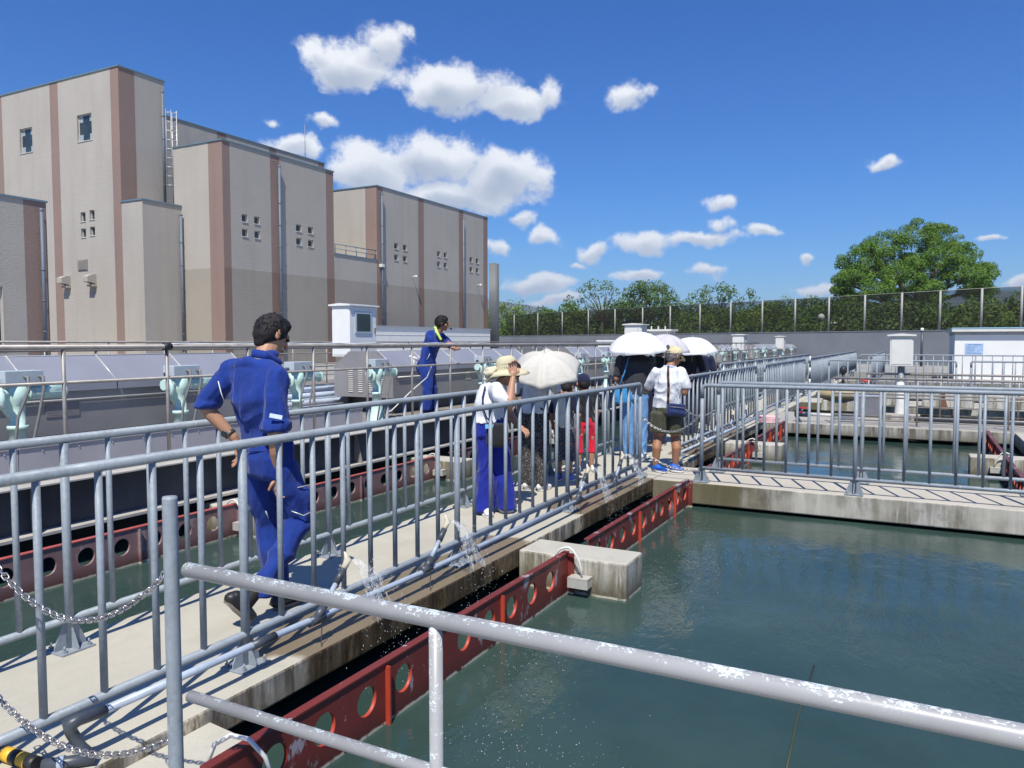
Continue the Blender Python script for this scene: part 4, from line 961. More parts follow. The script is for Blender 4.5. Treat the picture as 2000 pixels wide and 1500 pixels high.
def block_building(name, label, X0, X1, Y0, Y1, H, yst, xst, band, xholes=(), yholes=(), pipes=(), stripe_all=False):
    """front (+X) face carries stripes yst, end (-Y) face carries stripes xst"""
    r = empty(name, (X1, Y0, 0), 0, label, 'building', 'striped industrial blocks'); m = MB()
    def mfn(st): 
        def f(u, z):
            s = any(a < u < b for a, b in st); lowp = z < band
            return (3 if lowp else 1) if s else (2 if lowp else 0)
        return f
    ys = [0, Y1-Y0]+[v-Y0 for ab in yst for v in ab]; xs = [0, X1-X0]+[v-X0 for ab in xst for v in ab]
    zs = [0, H] + ([band] if band > 0 else [])
    xh = [(a-Y0, b-Y0, c, d) for a, b, c, d in xholes]; yh = [(a-X0, b-X0, c, d) for a, b, c, d in yholes]
    face(m, (0, 0, 0), (0, 1, 0), ys, zs, mfn([(a-Y0, b-Y0) for a, b in yst]), xh, .22, XI)
    def fy(u, z):
        s = any(a-X0 < u < b-X0 for a, b in xst); return 1 if s else (2 if z < band else 0)
    face(m, (X0-X1, 0, 0), (1, 0, 0), xs, zs, fy, yh, .22, YI)
    W_ = X0-X1; L_ = Y1-Y0
    m.add([(0, L_, 0), (W_, L_, 0), (W_, L_, H), (0, L_, H)], [(0, 1, 2, 3)], 0); m.add([(W_, 0, 0), (W_, L_, 0), (W_, L_, H), (W_, 0, H)], [(0, 1, 2, 3)], 0)
    m.add([(0, 0, H-.2), (W_, 0, H-.2), (W_, L_, H-.2), (0, L_, H-.2)], [(0, 1, 2, 3)], 0)
    m.build('wall', BM, r, fix=False)
    for h in xh: window(r, (0, 0, 0), (0, 1, 0), XI, h)
    for k, h in enumerate(yh): window(r, (X0-X1, 0, 0), (1, 0, 0), YI, h, cross=(h[1]-h[0] > 1.2))
    m = MB(); t = .06; hh = .09
    m.box(W_-t, t, -t, .14, H+.001, H+hh); m.box(W_-t, t, L_-.14, L_+t, H+.001, H+hh); m.box(-.14, t, .141, L_-.141, H+.001, H+hh); m.box(W_-t, W_+.14, .141, L_-.141, H+.001, H+hh); m.build('coping', COPE, r)
    for (y, z0, z1) in pipes: downpipe(r, .20, y-Y0, z0, z1, 1)
    return r
X = -45
t_ = block_building('tower_building', 'tallest beige block with brown-pink stripes and two cross-patterned windows, on the left', -58.5, X, 32.18, 35.54, 18.87, [(32.18, 33.32)], [(-58.6+.11, -57.75), (-52.15, -51.25), (-45.8, -45)], 0, (),
    [(-55.71, -54.25, 14.62, 16.3), (-49.28, -47.76, 14.66, 16.38), (-49.2, -48.68, 9.45, 10.07), (-48.25, -47.73, 9.52, 10.14), (-49.2, -48.68, 8.42, 9.0), (-48.25, -47.73, 8.48, 9.06)])
m = MB(); m.box(-49.6+45, -48.58+45, -.06, -.003, 6.27, 6.97)
for i in range(9): m.prism([(-.09, 6.33+i*.07), (-.062, 6.33+i*.07), (-.062, 6.38+i*.07)], 'x', -49.5+45, -48.68+45)
m.build('louvred_vent', simple('grey_brown_vent', (.28, .25, .22), .6), t_)
for x in (-50.75, -48.0):
    m = MB(); m.prism([(-.003, 5.28), (-.003, 5.95), (-.3, 5.92), (-.62, 5.78), (-.62, 5.45), (-.3, 5.4)], 'x', x+45-.27, x+45+.27); m.prism([(-.003, 5.15), (-.003, 5.279), (-.3, 5.279), (-.3, 5.15)], 'x', x+45-.3, x+45+.3); m.build('vent_hood', BEIGE, t_)
downpipe(t_, .2, 35.25-32.18, 10.5, 18.1, 1)
m = MB()
for sx in (0, .45):
    m.tube([(.5+sx-.5, 3.6, 10.4), (.5+sx-.5, 3.6, 17.0)], .03, 6)
for i in range(22): m.tube([(0, 3.6, 10.6+.3*i), (.45, 3.6, 10.6+.3*i)], .018, 5)
for i in range(9):
    z = 12+.6*i; m.tube([(.0, 3.6, z), (.0, 3.15, z), (.22, 2.95, z), (.45, 3.15, z), (.45, 3.6, z)], .02, 5)
for (u, v) in ((.0, 3.15), (.22, 2.95), (.45, 3.15)): m.tube([(u, v, 11.9), (u, v, 17)], .015, 5)
M_ = m; M_.v = [(x+.15, y+.2, z) for x, y, z in m.v]
M_.build('cage_ladder', simple('pale_ladder_steel', (.6, .6, .58), .4, .4), t_)
K9 = .87; ky = lambda v: round(v*K9, 3); kz = lambda z: round((z-1.51)*K9+1.51, 3)
def four9(y0, y1): return four(ky(y0), ky(y1), kz(9.45), kz(11.12))
X9 = -39.15
b2 = block_building('striped_building', 'beige block with two groups of four small windows in the middle of the left side', -43.66, X9, ky(40.3), ky(52.35), kz(16.15), [(ky(a), ky(b)) for a, b in ((40.3, 41.0), (45.0, 46.0), (51.4, 52.35))], [(-40.4, X9)], kz(6.98), four9(42.05, 43.83)+four9(47.75, 49.75), (), [(ky(45.75), .5, kz(15.3))])
b3 = block_building('striped_building', 'beige block farthest right with three groups of four small windows', -44.8, X9, ky(58.36), ky(79.4), kz(16.05), [(ky(a), ky(b)) for a, b in ((58.36, 59.3), (65.15, 66.15), (72.95, 73.95), (78.4, 79.4))], [(-40.3, X9)], kz(7.0), four9(61.05, 63.15)+four9(68.6, 70.5)+four9(75.25, 77.3), (), [(ky(58.9), .5, kz(15.35)), (ky(73.6), .5, kz(15.2))])
for y in (64.0, 76.9):
    m = MB(); yy = ky(y)-ky(58.36); m.tube([(.01, yy, 7.2), (.4, yy, 7.25)], .04, 6); m.sphere((.45, yy, 7.2), .13, 8); m.build('wall_lamp', OFFW, b3)
m = MB(); m.box(.02, .35, .25, .55, 7.65, 7.9); m.build('loudspeaker', OFFW, b3)
lo = block_building('link_building', "low link between two beige blocks, with a small railing on its roof", -44.8, X9, ky(52.36)+.02, ky(58.35)-.02, kz(9.15), [], [], kz(7.0))
zb = kz(9.15)
m = MB(); m.tube([(-.1, .2, zb+.8), (-.1, 5.2, zb+.8)], .04, 6); m.tube([(-.1, .2, zb+.45), (-.1, 5.2, zb+.45)], .03, 6)
for i in range(5): m.tube([(-.1, .2+1.25*i, zb+.05), (-.1, .2+1.25*i, zb+.8)], .035, 6)
m.build('balcony_railing', COPE, lo)
bk = block_building('rear_building', 'long rear beige block whose top edge shows above the middle block', -60, -52, 35.55, 59.2, 19.0, [(46.1, 47.05), (51.9, 52.8), (58.35, 59.2)], [], 0)
m = MB(); m.tube([(-.6, 57.2-35.55, 19), (-.6, 57.2-35.55, 22.4)], .03, 6); m.build('lightning_rod', STEEL, bk)
bx = block_building('stair_building', 'narrow plain beige annex standing against the tower corner', -44.99, -43.0, 32.17, 35.05, 10.38, [], [], 0, (), (), [(34.85, .5, 9.8)])
lw = block_building('low_building', 'low grey-beige block cut by the left edge of the photo', -50, -38, 8, 23.1, 8.33, [(22.0, 23.1)], [], 0, [(18.9, 20.93, 1.2, 4.1)], (), [(22.75, .5, 7.9)])
r = empty('ribbed_duct', (-39.45, 69.9, 0), 0, 'dark ribbed steel duct standing at the right end of the farthest beige block', 'duct'); m = MB()
for i in range(9):
    m.tube([(.085*i-.05, .2, 0), (.085*i-.05, .2, 9.7)], .05, 8); m.tube([(.68, .3+.07*i, 0), (.68, .3+.07*i, 9.65)], .045, 8)
m.build('ribs', simple('dark_grey_duct', (.15, .16, .17), .5, .2), r)
m = MB(); m.box(-.08, .62, .26, .95, 0, 9.5); m.build('duct_core', DARKST, r)
r = empty('white_annex', (-35, 45.2, 0), 0, "long low white annex in front of the farthest block, behind the leaning worker", 'building')
m = MB(); m.box(-1.5, 0, 0, 17.0, 0, 2.62)
for i in range(3): m.box(.001, .02, 0, 17.0, .55+i*.75, .57+i*.75)
m.build('wall', WHITE, r); m = MB(); m.box(-1.6, .08, -.08, 17.1, 2.621, 2.72); m.build('roof_edge', simple('grey_roof_edge', (.34, .37, .42), .5), r)
m = MB(); m.box(-18.6, -16.9, 58.4, 60, 0, 2.35); m.box(-18.75, -16.75, 58.2, 60.2, 2.351, 2.5); [m.box(-18.4+.55*k, -18.32+.55*k, 58.3, 58.4, 2.5, 2.75) for k in range(3)]
tag(m.build('equipment_shed', OFFW), 'small off-white shed half hidden by the large white umbrella', 'shed')
m = MB(); m.box(-22.1, -20.8, 56.5, 58, 0, 1.55); m.box(-22.2, -20.7, 56.4, 58.1, 1.551, 1.65)
tag(m.build('equipment_shed', WHITE), 'low white shed between the beige parasol and the large white umbrella', 'shed')
# ================================================================ people
# local frame of each person: x = picture right, y = away from the camera, z = up (metres), turned once into the scene
def ell(bm, c, r, rot=0, tilt=0, sub=2):
    rr = r if isinstance(r, (tuple, list)) else (r, r, r)
    M = Matrix.Translation(c) @ Euler((tilt, 0, rot)).to_matrix().to_4x4() @ Matrix.Diagonal((*rr, 1))
    return bmesh.ops.create_icosphere(bm, subdivisions=sub, radius=1, matrix=M)['verts']
def hull(mb, a, b):
    bm = bmesh.new(); ell(bm, *a); ell(bm, *b)
    h = bmesh.ops.convex_hull(bm, input=bm.verts[:]); 
    bmesh.ops.delete(bm, geom=list({e for e in h['geom_interior']+h['geom_unused'] if isinstance(e, bmesh.types.BMVert)}), context='VERTS')
    bm.verts.index_update(); mb.add([v.co.copy() for v in bm.verts], [[v.index for v in f.verts] for f in bm.faces], 0, True); bm.free()
def blob(name, chains, mat, parent, vox=.007, smooth=4, wr=0, seed=0, wscale=7, cut=None):
    """chains of (centre, radius or radii[, turn]) swept into one continuous skin"""
    mb = MB()
    for ch in chains:
        ch = [(Vector(e[0]), e[1], *(e[2:])) for e in ch]
        if len(ch) == 1: hull(mb, ch[0], (ch[0][0]+Vector((0, 0, .0005)), *ch[0][1:]))
        for a, b in zip(ch, ch[1:]): hull(mb, a, b)
    me = bpy.data.meshes.new(name); me.from_pydata([tuple(v) for v in mb.v], [], mb.f)
    tmp = bpy.data.objects.new('tmp', me); COL.objects.link(tmp)
    md = tmp.modifiers.new('r', 'REMESH'); md.mode = 'VOXEL'; md.voxel_size = vox; md.use_smooth_shade = True
    if smooth: ms = tmp.modifiers.new('s', 'SMOOTH'); ms.factor = .5; ms.iterations = smooth
    dg = bpy.context.evaluated_depsgraph_get(); dg.update()
    out = bpy.data.meshes.new_from_object(tmp.evaluated_get(dg)); out.name = name
    bpy.data.objects.remove(tmp); bpy.data.meshes.remove(me)
    if wr:
        out.update(); nr = [v.normal.copy() for v in out.vertices]
        for v, n in zip(out.vertices, nr):
            p = v.co*wscale+Vector((seed, seed*2, 0)); p.z *= .55; w = Vector((p.x+noise.noise(p*.7)*1.3, p.y, p.z+noise.noise(p*.5+Vector((9, 0, 0)))*1.6))
            d = 1-2*abs(noise.noise(w)); d2 = noise.noise(w*2.3)
            v.co += n*wr*((d-.55)*1.25+d2*.35)
    for p in out.polygons: p.use_smooth = True
    out.materials.clear()
    return obj(name, out, mat, parent)
def V3(*a): return Vector(a)
def core(nk, ch, pv, shs, r=1):
    c = [[(nk, .045*r), (ch, (.10*r, .07*r, .06*r)), (pv, (.10*r, .075*r, .06*r))]]
    return c+[[(ch, .045*r), (x, .022*r)] for x in shs]
def hand(wrist, dirv, palm, size=1.0, curl=.5, thumb=1, side=None):
    """palm and five separate bent fingers as chains; palm = palm normal; thumb = side it leaves from"""
    d = Vector(dirv).normalized(); n = Vector(palm).normalized(); n = (n-d*n.dot(d)).normalized(); s = d.cross(n)*thumb; w = Vector(wrist); k = size
    ch = [[(w, .024*k), (w+d*.03*k, .027*k)]]
    for i in range(4):
        o = s*(.030-.020*i)*k; ln = (.072, .080, .075, .060)[i]*k; b = w+d*.085*k+o
        ch.append([(w+d*.02*k+o*.6, .015*k), (b, .0125*k)])
        a = curl*(.8+.12*i); p = b; dd = d.copy()
        seg = []
        for j, f in enumerate((.45, .32, .23)):
            dd = (Matrix.Rotation(-a*(.6+.5*j)*(1), 3, s*thumb) @ dd) if thumb > 0 else (Matrix.Rotation(-a*(.6+.5*j), 3, -(s)) @ dd)
            q = p+dd*ln*f; seg.append((p, (.0088-.0009*j)*k)); p = q
        seg.append((p, .0062*k)); ch.append(seg)
    t0 = w+d*.025*k+s*.022*k; t1 = t0+(d*.6+s*.75+n*.25).normalized()*.042*k; t2 = t1+(d*.9+s*.25+n*.35).normalized()*.034*k; ch.append([(t0, .014*k), (t1, .0105*k), (t2, .008*k)])
    return ch
def head_chains(c, face, up=(0, 0, 1), k=1.0):
    """skull, jaw, nose, ears round centre c; face = direction looked at"""
    c = Vector(c); f = Vector(face).normalized(); u = Vector(up); u = (u-f*u.dot(f)).normalized(); s = f.cross(u); a = math.atan2(f.y, f.x)-math.pi/2
    P = lambda x, y, z: c+s*x*k+f*y*k+u*z*k
    ch = [[(P(0, -.012, .025), (.074*k, .092*k, .085*k), a), (P(0, .012, -.03), (.062*k, .072*k, .06*k), a)], [(P(0, .02, -.035), (.056*k, .06*k, .05*k), a), (P(0, .055, -.088), (.026*k, .024*k, .020*k), a)],
          [(P(0, .088, .015), .010*k), (P(0, .108, -.026), .0125*k)], [(P(-.018, .078, .032), .014*k), (P(.018, .078, .032), .014*k)], [(P(-.02, .083, -.056), .009*k), (P(.02, .083, -.056), .009*k)],
          [(P(-.045, .052, -.02), .02*k)], [(P(.045, .052, -.02), .02*k)]]
    for q in (-1, 1): ch.append([(P(q*.076, -.012, .022), (.008*k, .018*k, .026*k), a), (P(q*.080, -.016, .0), (.009*k, .014*k, .022*k), a)])
    return ch, P
def eyes(P, parent, k=1.0):
    m = MB()
    for q in (-1, 1): m.sphere(P(q*.03, .083, .014), .011*k, 8)
    m.build('eyes', simple('dark_eye', (.03, .02, .015), .2), parent)
def hair_strands(P, parent, mat, n, seed, zmin=-.03, zmax=1, L=.035, k=1, lift=1.06, name='hair'):
    q = random.Random(seed); m = MB()
    for _ in range(n):
        z = q.uniform(-.45, 1); a = q.uniform(0, 6.283); s = math.sqrt(max(0, 1-z*z)); x, y = s*math.cos(a), s*math.sin(a)
        if y > .35 and z < .35: continue
        if z*.1 < zmin or z > zmax: continue
        if y > .3 and z < .75: continue
        r0 = lift
        b = P(x*.080*r0, -.012+y*.099*r0, .025+z*.094*r0); o = (b-P(0, -.012, .025)).normalized(); dn = (P(0, 0, -1)-P(0, 0, 0)).normalized()
        t = (dn-o*dn.dot(o)); t = t.normalized() if t.length > .1 else Vector((q.uniform(-1, 1), q.uniform(-1, 1), 0))
        t = (t*q.uniform(.6, 1)+o*q.uniform(.0, .28)+Vector((q.gauss(0, .2), q.gauss(0, .2), q.gauss(0, .1)))).normalized(); w = t.cross(o).normalized()*.0035*k
        l = L*q.uniform(.5, 1.2); m.add([b-w-o*.006, b+w-o*.006, b+t*l*.6+w*.7+o*.003, b+t*l*.6-w*.7+o*.003, b+t*l], [(0, 1, 2, 3), (3, 2, 4)], 0, True)
    return m.build(name, mat, parent, fix=False)
def hair_cap(P, face, mat, parent, k=1.0, low=-.05, grow=1.0, vox=.006, nape=True):
    f = Vector(face).normalized(); a = math.atan2(f.y, f.x)-math.pi/2; g = grow
    ch = [[(P(0, -.020, .036), (.080*k*g, .094*k*g, .088*k*g), a), (P(0, -.045, -.005), (.073*k*g, .062*k*g, .062*k), a)], [(P(0, .03, .075), (.066*k, .05*k, .045*k), a), (P(0, -.02, .05), (.079*k*g, .08*k, .08*k), a)]]
    for s in (-1, 1): ch.append([(P(s*.073, .012, .05), (.010*k, .022*k, .03*k), a), (P(s*.074, .014, .008), (.007*k, .010*k, .02*k), a)])
    if nape: ch.append([(P(0, -.06, -.02), (.06*k, .035*k, .04*k), a), (P(0, -.058, low), (.045*k, .022*k, .02*k), a)])
    return blob('hair', ch, mat, parent, vox, 3, .0016, 3, 60)
def person(loc, label, group='visitors and staff on the walkway'):
    return empty('person', loc, YAW, label, 'person', group)
def shoe(name, toe, heel, mat, parent, w=.045, sole=None, ankle=None, h=.055):
    toe, heel = Vector(toe), Vector(heel); d = (toe-heel).normalized(); up = Vector((0, 0, 1)); up = (up-d*up.dot(d)).normalized(); sd = d.cross(up)
    a = math.atan2(d.y, d.x)-math.pi/2
    ch = [[(heel+up*.035+d*.02, (w*.8, .04, .034), a), (heel.lerp(toe, .45)+up*.03, (w*.85, .05, .03), a), (toe+up*.022-d*.035, (w*.95, .042, .021), a)], [(heel+up*h+d*.03, (w*.75, .04, .03), a), (heel.lerp(toe, .35)+up*.045, (w*.7, .04, .03), a)]]
    s = blob(name, ch, mat, parent, .005, 2)
    if sole:
        m = MB(); n = 20; vs = []
        for z in (-.006, .012):
            for j in range(n):
                t = 2*math.pi*j/n; u = math.cos(t); L_ = (toe-heel).length; ww = w*(1.04+.10*u)*(1 if abs(u) < .8 else .98)
                vs.append(heel.lerp(toe, .5)+d*u*L_*.5+sd*math.sin(t)*ww+up*z)
        m.add(vs, [tuple(range(n)), tuple(range(2*n-1, n-1, -1))]+[(j, (j+1) % n, n+(j+1) % n, n+j) for j in range(n)]); m.build('sole', sole, s)
    return s
SOLEW = simple('white_sole', (.7, .69, .66), .6); SOLEB = simple('grey_brown_sole', (.14, .12, .10), .7, 0, .3, 60, .5); SHOEB = simple('black_shoe', (.018, .018, .02), .45)

# ---- worker walking away, nearest
p = person((-3.175, 3.12, 0), "nearest worker in royal blue overalls, walking away with his left hand on his hip")
F1 = V3(.62, .72, -.42)
hc = V3(.036, .0, 1.54)
hch, HP = head_chains(hc, F1, (.15, .1, 1), .98)
sh = {'L': V3(-.195, -.05, 1.345), 'R': V3(.125, -.16, 1.325)}
arms = [[(sh['L']+V3(.03, .012, -.02), .024), (V3(-.27, -.03, 1.22), .032), (V3(-.318, -.03, 1.15), .042), (V3(-.30, -.03, 1.12), .041), (V3(-.185, -.01, .985), .027)], [(sh['R']+V3(-.02, 0, -.02), .032), (V3(.115, -.19, 1.14), .034), (V3(.105, -.20, 1.06), .043), (V3(.10, -.17, .93), .036), (V3(.088, -.11, .80), .026)]]
skin = hch+core(V3(.0, -.07, 1.40), V3(-.03, -.10, 1.30), V3(.005, -.03, .95), sh.values())+[[(V3(.0, -.06, 1.40), .062), (V3(.022, -.03, 1.475), .056), (V3(.035, 0, 1.51), .052)]]+arms
skin += hand((-.178, -.005, .975), (.12, .05, -1), (.9, .3, 0), 1.0, .35, 1)
skin += hand((.087, -.108, .795), (-.05, .15, -1), (-.9, .2, 0), .92, .55, -1)
body = blob('body', skin, SKIN, p, .0048, 2)
eyes(HP, p)
hair_cap(HP, F1, HAIR, p, 1.02, -.065, 1.03); hair_strands(HP, p, HAIR, 1100, 2, -.01, L=.022, lift=1.03, name='hair_strands')
torso = [[(V3(-.035, -.10, 1.33), (.143, .092, .07), R(-28)), (V3(-.025, -.10, 1.20), (.156, .106, .09), R(-28)), (V3(-.005, -.06, 1.06), (.140, .102, .08), R(-28)), (V3(.005, -.03, .93), (.143, .106, .04), R(-28))],
         [(V3(-.17, -.05, 1.365), (.06, .06, .045)), (V3(-.035, -.09, 1.395), (.09, .075, .04), R(-28)), (V3(.10, -.15, 1.345), (.06, .06, .045))], [(V3(-.01, -.07, 1.40), (.07, .065, .03)), (V3(.02, -.045, 1.445), (.066, .062, .022))]]
slv = [[(V3(-.11, -.075, 1.32), .07), (V3(-.172, -.055, 1.335), .063), (V3(-.20, -.05, 1.29), .061)], [(V3(-.178, -.05, 1.343), .060), (V3(-.255, -.04, 1.245), .061), (V3(-.310, -.035, 1.185), .061)], [(V3(-.305, -.035, 1.178), (.075, .07, .03)), (V3(-.318, -.035, 1.160), (.078, .07, .024))],
       [(V3(.105, -.16, 1.33), .060), (V3(.115, -.19, 1.20), .062), (V3(.112, -.20, 1.09), .062)], [(V3(.115, -.20, 1.085), (.078, .075, .022)), (V3(.108, -.20, 1.055), (.080, .076, .022))]]
jk = blob('jacket', torso+slv, BLUE, p, .0065, 2, .014, 1, 7)
blob('collar', [[(V3(-.05, -.05, 1.44), (.016, .016, .022)), (V3(-.025, -.115, 1.448), (.018, .018, .026)), (V3(.04, -.118, 1.438), (.018, .018, .026)), (V3(.09, -.05, 1.40), (.016, .016, .02))]], BLUE, p, .005, 2)
m = MB(); m.tube([V3(-.052, -.06, 1.424), V3(-.035, -.118, 1.422), V3(.0, -.136, 1.418), V3(.05, -.13, 1.405), V3(.09, -.08, 1.385), V3(.11, -.03, 1.36)], .0065, 6); m.build('neck_strap', simple('olive_strap', (.16, .16, .10), .8), p)
m = MB(); m.box(-.032, .032, -.003, .003, -.011, .011); o = m.build('sleeve_tag', simple('pale_tag', (.55, .65, .75), .6), p, (.135, -.276, 1.125), (R(-6), R(12), R(8)))
m = MB(); m.tube([V3(-.222, -.115, 1.30), V3(-.205, -.12, 1.235), V3(-.19, -.115, 1.19)], .0028, 5); m.build('reflective_piping', SOLEW, p)
hp = {'L': V3(-.065, 0, .90), 'R': V3(.075, -.06, .89)}
tr = [[(V3(.008, -.03, .955), (.152, .115, .04), R(-28)), (V3(.005, -.035, .88), (.165, .125, .07), R(-28)), (V3(.005, -.03, .80), (.155, .12, .06), R(-28))],
      [(V3(-.06, .0, .83), (.098, .105, .06)), (V3(-.045, .08, .60), .088), (V3(-.035, .12, .48), .075), (V3(-.01, .10, .28), .072), (V3(.018, .06, .10), (.066, .066, .02))],
      [(V3(.075, -.05, .83), (.10, .105, .06)), (V3(.135, .0, .66), .092), (V3(.165, .05, .54), .082), (V3(.11, -.03, .38), .072), (V3(.02, -.14, .21), (.064, .064, .03)), (V3(.0, -.16, .15), (.062, .06, .018))],
      [(V3(.20, .01, .66), (.035, .06, .06)), (V3(.215, .03, .56), (.035, .065, .05))]]
blob('trousers', tr, BLUE, p, .007, 2, .019, 5, 6)
for pts in ([V3(.13, -.10, .71), V3(.19, -.07, .715), V3(.245, -.01, .72)], [V3(.15, -.075, .585), V3(.21, -.055, .555), V3(.25, .0, .57)], [V3(.03, -.142, .60), V3(.04, -.13, .56)]): m = MB(); m.tube(pts, .0035, 6); m.build('reflective_trim', simple('silver_piping', (.5, .52, .5), .3, .3), p)
m = MB(); m.tube([V3(-.10, -.142, .925), V3(.0, -.165, .93), V3(.10, -.165, .925)], .004, 6); m.build('belt_seam', BLUE, p)
m = MB(); m.tube([V3(-.212, -.012, 1.012), V3(-.197, -.011, .996)], .034, 16); w = m.build('wrist_watch', simple('watch_strap', (.10, .085, .08), .4, .3), p)
m = MB(); m.tube([V3(-.222, -.035, 1.008), V3(-.226, -.048, 1.006)], .017, 14); m.build('watch_face', GLASS, w)
shoe('shoe', (-.035, -.22, .012), (-.145, -.30, .16), SHOEB, p, .047, SOLEB)
shoe('shoe', (.14, .22, .012), (.02, .0, .012), SHOEB, p, .045, SOLEB)
blob('sock', [[(V3(-.02, -.19, .17), .04), (V3(-.06, -.23, .12), .042)]], HAIR, p, .006, 2)

# ---- worker leaning on the stainless fence
p = person((-6.74, 10.05, .36), "worker in blue overalls with a yellow-green towel, leaning on the stainless fence", 'visitors and staff on the walkway')
F2 = V3(.93, .1, -.08); hc = V3(.205, -.05, 1.435)
hch, HP = head_chains(hc, F2)
skin = hch+core(V3(.12, -.03, 1.28), V3(.07, -.03, 1.2), V3(-.04, -.02, .85), [V3(.05, -.2, 1.22), V3(.10, .14, 1.22)])+[[(V3(.05, -.2, 1.22), .04), (V3(.10, -.25, 1.10), .04)], [(V3(.10, .14, 1.22), .04), (V3(.27, .05, 1.15), .04)]]+[[(V3(.12, -.03, 1.28), .06), (V3(.17, -.04, 1.35), .054)], [(V3(.10, -.25, 1.10), .04), (V3(.24, -.28, 1.095), .033), (V3(.345, -.27, 1.075), .026)], [(V3(.27, .05, 1.15), .04), (V3(.33, -.1, 1.12), .033), (V3(.37, -.2, 1.09), .026)]]
skin += hand((.355, -.265, 1.07), (.9, .12, -.35), (.2, 0, -1), 1, .7, 1)+hand((.375, -.205, 1.075), (.85, -.35, -.5), (.2, 0, -1), 1, .7, -1)
blob('body', skin, SKIND, p, .006, 2); eyes(HP, p)
hair_cap(HP, F2, HAIR, p, 1.07, -.04, 1.05); hair_strands(HP, p, HAIR, 1300, 4, -.05, L=.032, lift=1.09, name='hair_strands')
jac = [[(V3(.07, -.03, 1.27), (.12, .18, .07), R(-12)), (V3(.03, -.03, 1.12), (.135, .18, .09), R(-12)), (V3(-.02, -.03, .92), (.125, .16, .07), R(-12)), (V3(-.045, -.02, .82), (.14, .17, .03), R(-12))],
       [(V3(.03, -.20, 1.26), .075), (V3(.06, -.24, 1.16), .07), (V3(.13, -.26, 1.105), .055), (V3(.17, -.265, 1.10), (.055, .05, .045))], [(V3(.12, .15, 1.26), .075), (V3(.23, .14, 1.18), .068), (V3(.30, .0, 1.14), .052)]]
blob('jacket', jac, BLUE, p, .008, 3, .009, 3, 8)
tr = [[(V3(-.045, -.02, .84), (.145, .17, .04), R(-12)), (V3(-.055, -.02, .74), (.155, .18, .08), R(-12)), (V3(-.045, -.02, .66), (.14, .17, .05), R(-12))], [(V3(-.05, -.11, .70), .105), (V3(-.02, -.12, .42), .085), (V3(-.045, -.12, .10), (.08, .08, .02))], [(V3(-.03, .08, .70), .105), (V3(.04, .07, .42), .085), (V3(.02, .08, .10), (.08, .08, .02))]]
blob('trousers', tr, BLUE, p, .009, 3, .010, 6, 8)
blob('towel', [[(V3(.10, -.10, 1.37), .022), (V3(.125, -.15, 1.30), .024), (V3(.19, -.17, 1.19), (.02, .02, .02))], [(V3(.10, -.10, 1.37), .022), (V3(.08, .0, 1.375), .022), (V3(.12, .09, 1.33), .02)]], cloth('lime_towel', (.52, .75, .18)), p, .006, 2)
m = MB(); m.tube([HP(.075, .0, .01), HP(.08, .06, -.05), HP(.06, .13, -.065)], .004, 6); m.sphere(HP(.055, .14, -.068), .018, 8); m.build('headset_microphone', BLACK, p)
m = MB(); m.tube([V3(.315, -.275, 1.083), V3(.33, -.273, 1.078)], .032, 12); m.build('wrist_watch', BLACK, p)
m = MB(); m.tube([V3(-.30, -.17, .93), V3(-.22, -.16, .905), V3(-.16, -.14, .87)], .022, 7); m.tube([V3(-.24, -.17, .88), V3(-.23, -.15, .80), V3(-.25, -.15, .76)], .018, 7); m.build('white_gloves_in_pocket', SOLEW, p)
m = MB(); m.tube([V3(.02, -.19, .97), V3(.0, -.2, .92), V3(-.03, -.2, .88)], .004, 5); m.build('reflective_piping', SOLEW, p)
shoe('shoe', (.12, -.13, .01), (-.12, -.12, .01), SHOEB, p, .05, SOLEB); shoe('shoe', (.18, .06, .01), (-.05, .08, .01), SHOEB, p, .05, SOLEB)

# ---- woman in a straw hat
p = person((-3.28, 5.9, 0), "woman in wide blue trousers holding the brim of her straw hat")
F3 = V3(.85, .35, -.45); hc = V3(.13, .03, 1.235)
hch, HP = head_chains(hc, F3, (.3, .1, 1))
skin = hch+core(V3(.03, .02, 1.11), V3(-.01, .02, 1.05), V3(-.05, 0, .82), [V3(.03, -.16, 1.07), V3(.05, .18, 1.05)])+[[(V3(.03, .02, 1.11), .055), (V3(.08, .03, 1.17), .05)], [(V3(.03, -.19, 1.07), .052), (V3(.125, -.225, .985), .052), (V3(.135, -.225, .98), .046), (V3(.155, -.17, 1.13), .033), (V3(.165, -.145, 1.20), .025)], [(V3(.05, .2, 1.05), .045), (V3(.14, .22, .85), .04), (V3(.22, .12, .75), .028)]]
skin += hand((.166, -.14, 1.205), (-.05, .15, 1), (-.3, 1, .1), 1, .45, -1)+hand((.225, .11, .75), (.5, -.5, -.3), (0, 0, 1), .95, .6, 1)
blob('body', skin, SKIN, p, .005, 2); eyes(HP, p)
hair_cap(HP, F3, HAIR, p, 1.0, -.05, .98)
sh_ = [[(V3(-.01, .02, 1.11), (.12, .15, .06), R(-20)), (V3(-.04, .0, .99), (.135, .16, .08), R(-20)), (V3(-.05, .0, .86), (.13, .155, .06), R(-20)), (V3(-.06, .0, .81), (.135, .16, .022), R(-20))],
       [(V3(.02, -.16, 1.10), .07), (V3(.06, -.20, 1.04), .072), (V3(.085, -.21, 1.015), (.07, .06, .06))], [(V3(.04, .17, 1.08), .068), (V3(.08, .2, 1.0), .066)]]
blob('t_shirt', sh_, cloth('white_cotton', (.74, .75, .78)), p, .0075, 3, .009, 2, 9)
